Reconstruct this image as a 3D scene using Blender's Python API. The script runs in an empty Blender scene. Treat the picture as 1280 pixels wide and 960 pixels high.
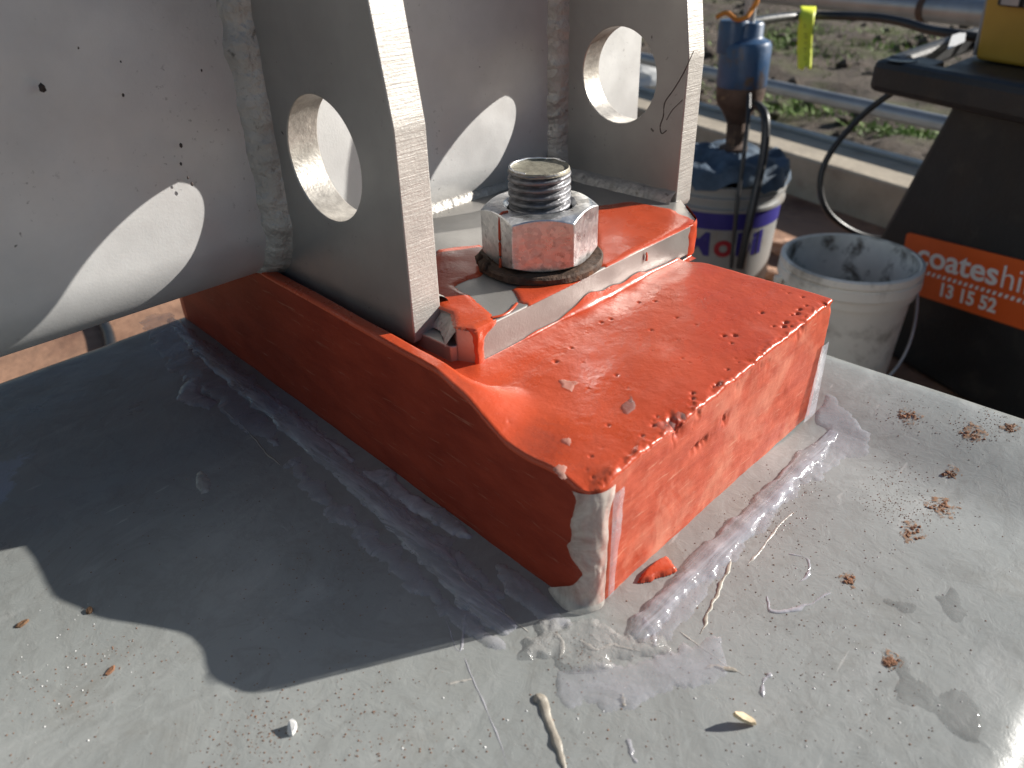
import bpy, bmesh, math, random
from mathutils import Vector, Matrix, noise
random.seed(7)
sc = bpy.context.scene
COL = sc.collection

# ------------------------------------------------------------------ camera
CP = Vector((-0.191792, -0.146903, 0.27))
RIGHT = Vector((0.692194, -0.721199, -0.027201))
DOWN = Vector((-0.393921, -0.345961, -0.851550))
FWD = Vector((0.604726, 0.600153, -0.523568))
FPX = 961.0
cd = bpy.data.cameras.new('camera'); cam = bpy.data.objects.new('camera', cd); COL.objects.link(cam)
M3 = Matrix((RIGHT, -DOWN, -FWD)).transposed()
cam.matrix_world = Matrix.Translation(CP) @ M3.to_4x4()
cd.sensor_width = 36.0; cd.lens = 36.0 * FPX / 1280.0
cd.clip_start = 0.01; cd.clip_end = 2000
cd.dof.use_dof = True; cd.dof.focus_distance = 0.43; cd.dof.aperture_fstop = 11.0
sc.camera = cam

# ------------------------------------------------------------------ light
TOSUN = Vector((1.80, -1.02, 0.94)).normalized()
w = bpy.data.worlds.new('World'); sc.world = w; w.use_nodes = True
nt = w.node_tree; bg = nt.nodes['Background']
sky = nt.nodes.new('ShaderNodeTexSky'); sky.sky_type = 'NISHITA'; sky.sun_disc = False
sky.sun_elevation = math.asin(TOSUN.z); sky.sun_rotation = math.atan2(TOSUN.x, TOSUN.y)
sky.air_density = 1.0; sky.dust_density = 0.4
nt.links.new(sky.outputs[0], bg.inputs[0]); bg.inputs[1].default_value = 0.05
sl = bpy.data.lights.new('sun', 'SUN'); so = bpy.data.objects.new('sun', sl); COL.objects.link(so)
sl.energy = 5.0; sl.angle = math.radians(0.53); sl.color = (1.0, 0.955, 0.885)
so.rotation_euler = (-TOSUN).to_track_quat('-Z', 'Y').to_euler()
so.location = TOSUN * 5
sc.view_settings.view_transform = 'Standard'; sc.view_settings.look = 'None'
sc.view_settings.gamma = 1.0; sc.view_settings.exposure = 0.64
sc.view_settings.use_curve_mapping = False
sc.cycles.max_bounces = 7; sc.cycles.diffuse_bounces = 3; sc.cycles.glossy_bounces = 3; sc.cycles.transparent_max_bounces = 6; sc.cycles.transmission_bounces = 2
sc.cycles.caustics_reflective = False; sc.cycles.caustics_refractive = False

# ------------------------------------------------------------------ helpers
def ray(px, py):
    return RIGHT * (px - 640) + DOWN * (py - 480) + FWD * FPX
def at(px, py, z=0.0):                      # photo pixel -> point on level z
    d = ray(px, py); return CP + d * ((z - CP.z) / d.z)
def along(px, py, r):                       # photo pixel -> point r metres away
    return CP + ray(px, py).normalized() * r
def ssm(a, b, x):
    t = max(0.0, min(1.0, (x - a) / (b - a))); return t * t * (3 - 2 * t)
def nz(x, y, z=0.0, s=1.0):
    return noise.noise(Vector((x * s, y * s, z * s)))
def fbm(x, y, z=0.0, s=1.0, o=4):
    v = 0; a = 1.0
    for i in range(o):
        v += a * nz(x, y, z + 3.1 * i, s); s *= 2.1; a *= 0.5
    return v

def new_mesh(name, verts, faces, mat, parent=None, smooth=True, mats=None, fmat=None):
    me = bpy.data.meshes.new(name); me.from_pydata([tuple(v) for v in verts], [], faces)
    for m in (mats or [mat]): me.materials.append(m)
    if fmat:
        for p, i in zip(me.polygons, fmat): p.material_index = i
    if smooth:
        for p in me.polygons: p.use_smooth = True
    me.update()
    o = bpy.data.objects.new(name, me); COL.objects.link(o)
    if parent: o.parent = parent
    return o
def from_bm(name, bm, mat, parent=None, smooth=False):
    bmesh.ops.recalc_face_normals(bm, faces=bm.faces[:])
    me = bpy.data.meshes.new(name); bm.to_mesh(me); bm.free(); me.materials.append(mat)
    if smooth:
        for p in me.polygons: p.use_smooth = True
    o = bpy.data.objects.new(name, me); COL.objects.link(o)
    if parent: o.parent = parent
    return o
def bevel(o, wd, seg=2, ang=35):
    m = o.modifiers.new('bevel', 'BEVEL'); m.width = wd; m.segments = seg
    m.limit_method = 'ANGLE'; m.angle_limit = math.radians(ang); m.harden_normals = False
    return o
def sauto(o, ang=40):
    me = o.data
    for p in me.polygons: p.use_smooth = True
    me.set_sharp_from_angle(angle=math.radians(ang)); return o
def thing(name, label, cat, group=None, kind=None, loc=(0, 0, 0)):
    o = bpy.data.objects.new(name, None); COL.objects.link(o); o.location = loc; o.empty_display_size = 0.02
    return tag(o, label, cat, group, kind)
def tag(o, label, cat=None, group=None, kind=None):
    o['label'] = label
    if cat: o['category'] = cat
    if group: o['group'] = group
    if kind: o['kind'] = kind
    return o
def reloc(parts, root, loc):                # keep world coords while the empty sits at the base
    root.location = loc
    for p in parts:
        p.matrix_parent_inverse = Matrix.Translation(-Vector(loc))
def settle(root, loc):
    root.location = loc
    for c in root.children: c.matrix_parent_inverse = Matrix.Translation(-Vector(loc))
def grid_faces(nu, nv, closed_u=False, off=0):
    f = []
    for j in range(nv - 1):
        for i in range(nu if closed_u else nu - 1):
            a = off + j * nu + i; b = off + j * nu + (i + 1) % nu
            f.append((a, b, b + nu, a + nu))
    return f
def lathe(name, prof, c, mat, parent=None, n=48, cap0=False, cap1=False, wob=None):
    vs = []
    for r, z in prof:
        for i in range(n):
            a = 2 * math.pi * i / n
            rr = r if not wob else r + wob(a, z)
            vs.append((c[0] + rr * math.cos(a), c[1] + rr * math.sin(a), c[2] + z))
    fs = grid_faces(n, len(prof), True)
    if cap0: fs.append(tuple(reversed(range(n))))
    if cap1: fs.append(tuple(range((len(prof) - 1) * n, len(prof) * n)))
    o = new_mesh(name, vs, fs, mat, parent); sauto(o, 38); return o
def catmull(pts, k=8):
    P = [Vector(p) for p in pts]; out = []
    for i in range(len(P) - 1):
        p0 = P[max(i - 1, 0)]; p1 = P[i]; p2 = P[i + 1]; p3 = P[min(i + 2, len(P) - 1)]
        for j in range(k):
            t = j / k
            out.append(0.5 * ((2 * p1) + (p2 - p0) * t + (2 * p0 - 5 * p1 + 4 * p2 - p3) * t * t + (3 * p1 - p0 - 3 * p2 + p3) * t ** 3))
    out.append(P[-1]); return out
def tube_data(path, r, n=10, up=Vector((0, 0, 1)), flat=1.0, rf=None):
    vs = []
    N = len(path)
    for i, p in enumerate(path):
        t = (path[min(i + 1, N - 1)] - path[max(i - 1, 0)]).normalized()
        s = t.cross(up)
        if s.length < 1e-5: s = t.cross(Vector((1, 0, 0)))
        s.normalize(); u = s.cross(t)
        rr = r if rf is None else r * rf(i / (N - 1))
        for k in range(n):
            a = 2 * math.pi * k / n
            vs.append(p + s * (rr * math.cos(a)) + u * (rr * flat * math.sin(a)))
    fs = grid_faces(n, N, True)
    fs.append(tuple(reversed(range(n)))); fs.append(tuple(range((N - 1) * n, N * n)))
    return vs, fs
def tube(name, pts, r, mat, parent=None, k=8, n=10, flat=1.0, rf=None, up=Vector((0, 0, 1))):
    path = catmull(pts, k) if k > 1 else [Vector(p) for p in pts]
    vs, fs = tube_data(path, r, n, up, flat, rf)
    o = new_mesh(name, vs, fs, mat, parent); sauto(o, 50); return o
def prism(name, poly, z0, z1, mat, parent=None, bev=0.0, seg=2):
    n = len(poly)
    vs = [(p[0], p[1], z0) for p in poly] + [(p[0], p[1], z1) for p in poly]
    fs = [tuple(reversed(range(n))), tuple(range(n, 2 * n))] + [(i, (i + 1) % n, n + (i + 1) % n, n + i) for i in range(n)]
    o = new_mesh(name, vs, fs, mat, parent, smooth=False)
    bm = bmesh.new(); bm.from_mesh(o.data); bmesh.ops.recalc_face_normals(bm, faces=bm.faces[:]); bm.to_mesh(o.data); bm.free()
    if bev: bevel(o, bev, seg)
    return o
def loft(name, rings, mat, parent=None, bev=0.0):
    n = len(rings[0]); vs = [v for r in rings for v in r]
    fs = grid_faces(n, len(rings), True) + [tuple(reversed(range(n))), tuple(range((len(rings) - 1) * n, len(rings) * n))]
    o = new_mesh(name, vs, fs, mat, parent, smooth=False)
    bm = bmesh.new(); bm.from_mesh(o.data); bmesh.ops.recalc_face_normals(bm, faces=bm.faces[:]); bm.to_mesh(o.data); bm.free()
    if bev: bevel(o, bev)
    return o
def text_mesh(name, s, size, mat, parent, frame, off=0.0, ext=0.0006, warp=None, xs=1.0, shear=0.0, space=1.0):
    cu = bpy.data.curves.new(name, 'FONT'); cu.body = s; cu.size = size; cu.offset = off; cu.extrude = ext
    cu.resolution_u = 4; cu.shear = shear; cu.space_character = space
    tmp = bpy.data.objects.new('tmp_text', cu); COL.objects.link(tmp)
    dg = bpy.context.evaluated_depsgraph_get(); me = bpy.data.meshes.new_from_object(tmp.evaluated_get(dg))
    bpy.data.objects.remove(tmp); bpy.data.curves.remove(cu)
    O, U, V, Nn = frame
    for v in me.vertices:
        x, y, z = v.co.x * xs, v.co.y, v.co.z
        v.co = warp(x, y, z) if warp else O + U * x + V * y + Nn * z
    me.materials.clear(); me.materials.append(mat)
    me.name = name
    o = bpy.data.objects.new(name, me); COL.objects.link(o); o.parent = parent
    return o

# ------------------------------------------------------------------ materials
class NB:
    def __init__(s, name):
        s.m = bpy.data.materials.new(name); s.m.use_nodes = True
        s.t = s.m.node_tree; s.b = s.t.nodes['Principled BSDF']; s.out = s.t.nodes['Material Output']
        s.co = s.t.nodes.new('ShaderNodeTexCoord').outputs['Object']
    def n(s, typ, **kw):
        nd = s.t.nodes.new(typ)
        for k, v in kw.items(): setattr(nd, k, v)
        return nd
    def lk(s, a, b): s.t.links.new(a, b)
    def noise(s, scale, detail=4, rough=0.55, dist=0.0, stretch=None, out='Fac'):
        nd = s.n('ShaderNodeTexNoise'); nd.inputs['Scale'].default_value = scale; nd.inputs['Detail'].default_value = detail
        nd.inputs['Roughness'].default_value = rough; nd.inputs['Distortion'].default_value = dist
        s.lk(s.mapped(stretch), nd.inputs['Vector']); return nd.outputs[out]
    def mapped(s, stretch, rot=None, loc=None):
        if stretch is None and rot is None and loc is None: return s.co
        mp = s.n('ShaderNodeMapping')
        if stretch: mp.inputs['Scale'].default_value = stretch
        if rot: mp.inputs['Rotation'].default_value = rot
        if loc: mp.inputs['Location'].default_value = loc
        s.lk(s.co, mp.inputs['Vector']); return mp.outputs[0]
    def voro(s, scale, stretch=None, out='Distance', feat='F1', rnd=1.0):
        nd = s.n('ShaderNodeTexVoronoi'); nd.feature = feat; nd.inputs['Scale'].default_value = scale
        nd.inputs['Randomness'].default_value = rnd
        s.lk(s.mapped(stretch), nd.inputs['Vector']); return nd.outputs[out]
    def ramp(s, fac, stops):
        nd = s.n('ShaderNodeValToRGB'); cr = nd.color_ramp
        while len(cr.elements) < len(stops): cr.elements.new(0.5)
        for e, (p, c) in zip(cr.elements, stops):
            e.position = p; e.color = (c, c, c, 1) if not hasattr(c, '__len__') else (*c, 1)
        s.lk(fac, nd.inputs[0]); return nd.outputs[0]
    def mix(s, fac, a, b, mode='MIX'):
        nd = s.n('ShaderNodeMix', data_type='RGBA', blend_type=mode)
        for v, i in ((fac, 0), (a, 6), (b, 7)):
            if hasattr(v, 'is_linked'): s.lk(v, nd.inputs[i])
            else: nd.inputs[i].default_value = v if not hasattr(v, '__len__') else (*v, 1)
        return nd.outputs[2]
    def math(s, op, a, b=0.0, clamp=False):
        nd = s.n('ShaderNodeMath', operation=op, use_clamp=clamp)
        for v, i in ((a, 0), (b, 1)):
            if hasattr(v, 'is_linked'): s.lk(v, nd.inputs[i])
            else: nd.inputs[i].default_value = v
        return nd.outputs[0]
    def set(s, k, v):
        i = s.b.inputs[k]
        if hasattr(v, 'is_linked'): s.lk(v, i)
        else: i.default_value = v if not hasattr(v, '__len__') else (*v, 1)
    def bump(s, h, dist, strength=1.0, prev=None):
        nd = s.n('ShaderNodeBump'); nd.inputs['Distance'].default_value = dist; nd.inputs['Strength'].default_value = strength
        s.lk(h, nd.inputs['Height'])
        if prev is not None: s.lk(prev, nd.inputs['Normal'])
        s.lk(nd.outputs[0], s.b.inputs['Normal']); return nd.outputs[0]

def simple(name, col, rough=0.5, metal=0.0, var=0.25, scale=8.0, bump=0.0, bscale=60.0, spec=0.5, dirt=None, dirt_s=6.0, dirt_t=(0.55, 0.72)):
    b = NB(name)
    f = b.noise(scale, 5)
    c = b.mix(b.ramp(f, [(0.3, 0.0), (0.7, 1.0)]), [x * (1 - var) for x in col], [min(1, x * (1 + var)) for x in col])
    if dirt:
        d = b.ramp(b.noise(dirt_s, 8, 0.65, 0.3), [(dirt_t[0], 0.0), (dirt_t[1], 1.0)])
        c = b.mix(d, c, dirt)
    b.set('Base Color', c)
    b.set('Roughness', b.ramp(b.noise(scale * 2.3, 4), [(0.3, max(0.02, rough - 0.08)), (0.7, min(1, rough + 0.08))]))
    b.set('Metallic', metal); b.set('Specular IOR Level', spec)
    if bump: b.bump(b.noise(bscale, 4), bump)
    return b.m

def steel_mat(name, col, rough, metal, brush=None, spots=True, warm=None):
    b = NB(name)
    f = b.noise(14, 6, 0.6)
    c = b.mix(b.ramp(f, [(0.3, 0.0), (0.72, 1.0)]), [x * 0.86 for x in col], [min(1, x * 1.1) for x in col])
    if warm: c = b.mix(b.ramp(b.noise(9, 4), [(0.5, 0.0), (0.75, 0.6)]), c, warm)
    if spots:
        d1 = b.ramp(b.noise(330, 3, 0.6), [(0.64, 0.0), (0.72, 1.0)]); a1 = b.ramp(b.noise(26, 4), [(0.5, 0.0), (0.75, 0.8)])
        c = b.mix(b.math('MULTIPLY', d1, a1), c, (0.1, 0.095, 0.09))
        d2 = b.ramp(b.noise(105, 2, 0.7), [(0.735, 0.0), (0.76, 0.85)]); c = b.mix(d2, c, (0.05, 0.045, 0.042))
    b.set('Base Color', c); b.set('Metallic', metal)
    r = b.ramp(b.noise(45, 5), [(0.3, rough - 0.07), (0.7, rough + 0.08)]); b.set('Roughness', r)
    if brush:
        h = b.noise(1.0, 5, 0.7, stretch=brush); p = b.bump(h, 0.0004, 0.6)
        b.bump(b.noise(900, 3), 0.00012, 0.5, p)
    else:
        p = b.bump(b.noise(700, 4), 0.00015, 0.5); b.bump(b.noise(20, 3), 0.0012, 0.35, p)
    return b.m

M = {}
M['shell'] = steel_mat('satin_steel_shell', (0.7, 0.695, 0.685), 0.5, 0.45)
M['lug'] = steel_mat('brushed_steel_lug', (0.37, 0.362, 0.348), 0.46, 0.7, brush=(1500, 60, 24))
M['plate'] = steel_mat('steel_base_plate', (0.38, 0.365, 0.345), 0.45, 0.6, spots=True)
M['weld'] = simple('weld_metal', (0.46, 0.44, 0.41), 0.55, 0.45, 0.18, 60, 0.0022, 170, dirt=(0.16, 0.15, 0.13), dirt_s=150, dirt_t=(0.6, 0.72))

b = NB('sawn_steel_edge')           # saw and grinder marks run across the edge
c = b.mix(b.ramp(b.noise(60, 5), [(0.3, 0.0), (0.7, 1.0)]), (0.44, 0.42, 0.39), (0.57, 0.545, 0.505))
v = b.ramp(b.noise(1, 4, 0.6, stretch=(40, 40, 260)), [(0.62, 0.0), (0.78, 0.35)])
c = b.mix(v, c, (0.28, 0.26, 0.23))
b.set('Base Color', c); b.set('Metallic', 0.35); b.set('Roughness', 0.48)
p = b.bump(b.noise(1, 5, 0.65, 0.15, stretch=(35, 35, 900)), 0.0005, 0.8); b.bump(b.noise(600, 3), 0.0003, 0.6, p)
M['edge'] = b.m

b = NB('bored_steel')               # turned bore of the lug holes
c = b.mix(b.ramp(b.noise(160, 5), [(0.35, 0.0), (0.65, 1.0)]), (0.42, 0.39, 0.35), (0.62, 0.58, 0.52))
b.set('Base Color', c); b.set('Metallic', 0.5); b.set('Roughness', 0.4)
b.bump(b.noise(380, 4), 0.0005, 0.6); M['bore'] = b.m

b = NB('zinc_plate')
c = b.mix(b.ramp(b.voro(420, out='Color'), [(0.2, 0.0), (0.9, 1.0)]), (0.6, 0.61, 0.62), (0.8, 0.8, 0.8))
c = b.mix(b.ramp(b.noise(260, 4), [(0.6, 0.0), (0.72, 0.7)]), c, (0.3, 0.29, 0.28))
b.set('Base Color', c); b.set('Metallic', 0.92)
b.set('Roughness', b.ramp(b.noise(180, 4), [(0.3, 0.26), (0.7, 0.44)]))
p = b.bump(b.noise(320, 3), 0.0003, 0.5); b.bump(b.noise(90, 3), 0.0006, 0.5, p); M['zinc'] = b.m
M['thread'] = simple('galvanised_thread', (0.2, 0.2, 0.21), 0.5, 0.6, 0.35, 180, 0.0004, 400)
M['studtop'] = simple('sawn_stud_face', (0.3, 0.28, 0.22), 0.5, 0.3, 0.2, 300, 0.0003, 600, dirt=(0.15, 0.14, 0.11), dirt_s=200)
M['rust'] = simple('rusty_washer', (0.075, 0.045, 0.03), 0.75, 0.2, 0.5, 160, 0.0012, 260, dirt=(0.2, 0.09, 0.04), dirt_s=140)

# grey paint of the beam: dirt and scrapes have a shape of their own
b = NB('grey_gloss_paint')
f = b.noise(7, 6, 0.6)
c = b.mix(b.ramp(f, [(0.3, 0.0), (0.7, 1.0)]), (0.245, 0.258, 0.25), (0.325, 0.337, 0.325))
# bluish primer patch at the left
pos = b.n('ShaderNodeSeparateXYZ'); b.lk(b.co, pos.inputs[0])
dx = b.math('MULTIPLY', b.math('ADD', pos.outputs[0], 0.213), 1.0 / 0.078)
dy = b.math('MULTIPLY', b.math('ADD', pos.outputs[1], -0.325), 1.0 / 0.055)
rr = b.math('SQRT', b.math('ADD', b.math('MULTIPLY', dx, dx), b.math('MULTIPLY', dy, dy)))
rr = b.math('ADD', rr, b.math('MULTIPLY', b.math('SUBTRACT', b.noise(38, 5, 0.7), 0.5), 1.1))
c = b.mix(b.ramp(rr, [(0.93, 0.85), (1.02, 0.0)]), c, (0.36, 0.41, 0.49))
dirt = b.ramp(b.noise(26, 8, 0.7, 0.5), [(0.55, 0.0), (0.74, 0.5)])
c = b.mix(dirt, c, (0.2, 0.185, 0.155))
gr = b.math('LESS_THAN', b.voro(260), b.ramp(b.noise(17, 3), [(0.54, 0.0), (0.85, 0.28)]))
c = b.mix(b.math('MULTIPLY', gr, 0.6), c, (0.12, 0.08, 0.05))
stn = b.ramp(b.noise(13, 6, 0.7, 1.2), [(0.44, 0.0), (0.5, 0.22), (0.53, 0.0)]); c = b.mix(stn, c, (0.17, 0.165, 0.15))
lt_ = b.ramp(b.noise(1, 5, 0.65, 1.0, stretch=(9, 30, 9)), [(0.55, 0.0), (0.72, 0.4)]); c = b.mix(lt_, c, (0.43, 0.44, 0.43))
sc1 = b.ramp(b.noise(1, 3, 0.5, 0.8, stretch=(22, 130, 30)), [(0.7, 0.0), (0.735, 0.5)])
c = b.mix(sc1, c, (0.5, 0.5, 0.48))
b.set('Base Color', c)
b.set('Roughness', b.ramp(b.noise(22, 6, 0.65), [(0.3, 0.24), (0.7, 0.5)])); b.set('Specular IOR Level', 0.5)
p = b.bump(b.noise(18, 2), 0.0011, 0.5); b.bump(b.noise(110, 4, 0.65, 0.6), 0.0007, 0.55, p)
M['paint'] = b.m

# poured orange-red resin
b = NB('poured_resin')
f = b.noise(18, 5, 0.6, 0.6)
c = b.mix(b.ramp(f, [(0.3, 0.0), (0.7, 1.0)]), (0.47, 0.06, 0.02), (0.57, 0.084, 0.03))
haze_ = b.ramp(b.noise(30, 7, 0.7, 0.7), [(0.58, 0.0), (0.76, 0.32)]); c = b.mix(haze_, c, (0.72, 0.22, 0.15))
b.set('Base Color', c); b.set('Roughness', b.ramp(b.noise(40, 6, 0.65), [(0.35, 0.2), (0.7, 0.5)]))
b.set('Specular IOR Level', 0.5)
p = b.bump(b.noise(55, 4, 0.6, 0.5), 0.0006, 0.5); b.bump(b.noise(380, 4), 0.00035, 0.6, p)
M['resin'] = b.m
b = NB('sanded_resin')
f = b.noise(1, 6, 0.65, 0.4, stretch=(34, 34, 120))
c = b.mix(b.ramp(f, [(0.3, 0.0), (0.7, 1.0)]), (0.4, 0.05, 0.02), (0.6, 0.125, 0.065))
bl = b.ramp(b.noise(30, 6, 0.65, 0.5), [(0.48, 0.0), (0.7, 0.6)]); c = b.mix(bl, c, (0.72, 0.3, 0.2))
st = b.ramp(b.noise(1, 4, 0.6, 0.5, stretch=(70, 70, 600)), [(0.6, 0.0), (0.7, 0.5)]); c = b.mix(st, c, (0.7, 0.36, 0.25))
c = b.mix(b.math('MULTIPLY', b.math('LESS_THAN', b.voro(150), 0.05), 0.8), c, (0.2, 0.02, 0.01))
b.set('Base Color', c); b.set('Roughness', 0.5); b.set('Specular IOR Level', 0.35)
p = b.bump(b.noise(1, 6, 0.7, 0.2, stretch=(90, 90, 420)), 0.0005, 0.6); b.bump(b.noise(60, 5), 0.001, 0.5, p)
M['sanded'] = b.m
b = NB('shade_darkened_moulded_resin')  # smoother unsanded left face; its shade is also painted in as darker red
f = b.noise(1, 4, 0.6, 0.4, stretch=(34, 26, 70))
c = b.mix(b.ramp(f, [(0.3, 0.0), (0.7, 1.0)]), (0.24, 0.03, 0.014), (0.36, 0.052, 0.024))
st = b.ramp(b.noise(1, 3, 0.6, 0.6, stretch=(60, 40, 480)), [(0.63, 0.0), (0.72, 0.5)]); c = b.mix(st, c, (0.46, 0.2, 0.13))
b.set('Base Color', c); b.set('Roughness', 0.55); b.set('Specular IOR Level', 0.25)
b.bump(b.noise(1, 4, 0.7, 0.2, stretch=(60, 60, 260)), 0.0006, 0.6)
M['moulded_shade'] = b.m

def film(name, col, alpha, rough, bumpd=0.0008, bs=120, astretch=None):
    b = NB(name); b.set('Base Color', col)
    a = b.ramp(b.noise(60, 6, 0.65, 0.8, stretch=astretch), [(0.3, alpha * 0.45), (0.7, min(1, alpha * 1.35))])
    b.set('Alpha', a); b.set('Roughness', rough); b.set('Specular IOR Level', 0.6)
    b.bump(b.noise(bs, 5, 0.6, 0.4), bumpd, 0.7); return b.m
M['silicone'] = film('clear_silicone', (0.54, 0.54, 0.58), 0.4, 0.14)
def streak(name, st_):
    b = NB(name); b.set('Base Color', (0.52, 0.52, 0.57))
    b.set('Alpha', b.ramp(b.noise(1, 5, 0.65, 0.5, stretch=st_), [(0.3, 0.18), (0.7, 0.72)])); b.set('Roughness', 0.1); b.set('Specular IOR Level', 0.7)
    p = b.bump(b.noise(1, 4, 0.6, 0.3, stretch=st_), 0.0011, 0.8); b.bump(b.noise(190, 3), 0.0005, 0.6, p); return b.m
M['bead_x'] = streak('silicone_ridge_streaks', (26, 240, 60)); M['bead_y'] = streak('silicone_ridge_dull', (220, 30, 60))
M['silicone_bead'] = film('silicone_lumps', (0.56, 0.55, 0.6), 0.6, 0.13, 0.0008, 110)
M['smear'] = film('silicone_smear', (0.55, 0.54, 0.52), 0.36, 0.12, 0.0022, 150)
M['silicone_thick'] = film('milky_silicone', (0.66, 0.62, 0.56), 0.66, 0.2)
M['strand'] = simple('dried_silicone_strand', (0.36, 0.325, 0.27), 0.45, 0, 0.25, 120, 0.0004, 300)
M['water'] = film('water_film', (0.2, 0.2, 0.19), 0.22, 0.03, 0.0002, 60)
M['wood'] = simple('pale_wood', (0.62, 0.48, 0.3), 0.6, 0, 0.25, 90, 0.0004, 300)
M['bark'] = simple('dark_bark', (0.13, 0.07, 0.035), 0.8, 0, 0.5, 120, 0.001, 300)
M['clod'] = simple('red_brown_soil_crumbs', (0.2, 0.095, 0.05), 0.9, 0, 0.5, 150, 0.001, 350)
b = NB('soil_dust'); b.set('Base Color', (0.34, 0.2, 0.12)); b.set('Roughness', 0.95); b.set('Specular IOR Level', 0.1)
b.set('Alpha', b.ramp(b.noise(420, 4, 0.7), [(0.48, 0.0), (0.6, 0.75)])); M['dust'] = b.m
M['white'] = simple('white_flake', (0.75, 0.74, 0.72), 0.5, 0, 0.1, 90)

M['bucket'] = simple('grubby_white_plastic', (0.8, 0.77, 0.7), 0.45, 0, 0.1, 9, 0.001, 60, dirt=(0.2, 0.17, 0.13), dirt_s=11, dirt_t=(0.5, 0.72))
M['bucket_in'] = simple('cement_stained_plastic', (0.74, 0.71, 0.65), 0.6, 0, 0.2, 12, 0.0015, 40, dirt=(0.14, 0.12, 0.1), dirt_s=18, dirt_t=(0.5, 0.62))
M['wire'] = simple('galvanised_wire', (0.5, 0.5, 0.5), 0.4, 0.8, 0.15, 30)
M['pail'] = simple('pale_grey_pail', (0.33, 0.33, 0.32), 0.4, 0, 0.1, 8, 0, 60, dirt=(0.22, 0.17, 0.12), dirt_s=7, dirt_t=(0.55, 0.75))
M['navy'] = simple('navy_print', (0.03, 0.025, 0.2), 0.45, 0, 0.2, 12)
M['redprint'] = simple('red_print', (0.35, 0.02, 0.03), 0.45, 0, 0.2, 12)
M['bluepaint'] = simple('chipped_blue_enamel', (0.03, 0.08, 0.17), 0.4, 0.0, 0.3, 14, 0.001, 50, dirt=(0.1, 0.07, 0.05), dirt_s=16, dirt_t=(0.56, 0.64))
M['rustpaint'] = simple('rusted_pump_housing', (0.09, 0.055, 0.04), 0.7, 0.1, 0.5, 24, 0.002, 60, dirt=(0.3, 0.2, 0.12), dirt_s=20, dirt_t=(0.58, 0.68))
M['galv'] = simple('galvanised_tube', (0.38, 0.39, 0.4), 0.42, 0.6, 0.12, 14, dirt=(0.25, 0.22, 0.18), dirt_s=10, dirt_t=(0.6, 0.8))
M['bluecloth'] = simple('blue_rag', (0.07, 0.105, 0.15), 0.85, 0, 0.45, 22, 0.004, 40)
M['rubber'] = simple('black_rubber', (0.02, 0.02, 0.022), 0.4, 0, 0.3, 20)
M['blackplastic'] = simple('dusty_black_plastic', (0.014, 0.014, 0.015), 0.5, 0, 0.35, 9, 0.0008, 160, dirt=(0.045, 0.04, 0.035), dirt_s=16, dirt_t=(0.55, 0.8))
M['orange'] = simple('orange_sticker', (0.72, 0.115, 0.02), 0.4, 0, 0.08, 12, dirt=(0.3, 0.08, 0.03), dirt_s=14, dirt_t=(0.66, 0.8))
M['print_white'] = simple('white_print', (0.78, 0.77, 0.74), 0.45, 0, 0.05, 12)
M['yellow'] = simple('yellow_plastic', (0.5, 0.28, 0.035), 0.42, 0, 0.1, 12, 0.0005, 90, dirt=(0.4, 0.22, 0.04), dirt_s=9, dirt_t=(0.62, 0.85))
M['greyplastic'] = simple('grey_plastic', (0.3, 0.3, 0.31), 0.5, 0, 0.15, 20)
M['tag'] = simple('fluorescent_yellow_tape', (0.78, 0.85, 0.06), 0.5, 0, 0.08, 20)
M['ink'] = simple('black_ink', (0.12, 0.13, 0.02), 0.6)
M['orangerope'] = simple('orange_cord', (0.6, 0.22, 0.03), 0.7, 0, 0.3, 40)
M['concrete'] = simple('pale_concrete', (0.42, 0.36, 0.28), 0.85, 0, 0.18, 9, 0.003, 40, dirt=(0.25, 0.18, 0.13), dirt_s=5)
M['floor'] = simple('red_dusted_concrete', (0.36, 0.2, 0.125), 0.9, 0, 0.25, 5, 0.004, 30, dirt=(0.15, 0.07, 0.045), dirt_s=6, dirt_t=(0.45, 0.7))
M['sack'] = simple('white_woven_sack', (0.7, 0.69, 0.66), 0.7, 0, 0.1, 20, 0.003, 30)
M['peach'] = simple('pinkish_rubble', (0.55, 0.33, 0.22), 0.9, 0, 0.2, 20, 0.004, 40)
M['grass'] = simple('weed_green', (0.15, 0.24, 0.04), 0.7, 0, 0.5, 3)

b = NB('dug_soil')
f = b.noise(1.6, 8, 0.65); f2 = b.noise(9, 8, 0.7)
c = b.mix(b.ramp(f2, [(0.3, 0.0), (0.72, 1.0)]), (0.05, 0.038, 0.028), (0.17, 0.132, 0.1))
c = b.mix(b.ramp(f, [(0.52, 0.0), (0.66, 0.75)]), c, (0.1, 0.12, 0.035))
b.set('Base Color', c); b.set('Roughness', 0.95); b.bump(b.noise(14, 8, 0.7), 0.06, 0.8)
M['soil'] = b.m

# ------------------------------------------------------------------ the setting
FLOOR = -0.53
o = new_mesh('ground', [(-300, -300, -0.66), (300, -300, -0.66), (300, 300, -0.66), (-300, 300, -0.66)], [(0, 1, 2, 3)], M['soil'], smooth=False)
tag(o, 'brown dug soil with weeds beyond the low kerb', kind='structure')
# kerb line: front face runs from (1.85,-0.05) in direction (.30,.95)
KD = Vector((0.31, 0.95, 0)).normalized(); KN = Vector((KD.y, -KD.x, 0))
K0 = Vector((2.09, 0.68, 0))
def kp(s, d, z): q = K0 + KD * s + KN * d; return (q.x, q.y, z)
vs = [kp(-9, 0.02, FLOOR), kp(9, 0.02, FLOOR), kp(9, -12, FLOOR), kp(-9, -12, FLOOR)]
o = new_mesh('concrete_floor', vs, [(0, 1, 2, 3)], M['floor'], smooth=False)
tag(o, 'reddish dusty concrete floor below the grey beam', kind='structure')
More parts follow.
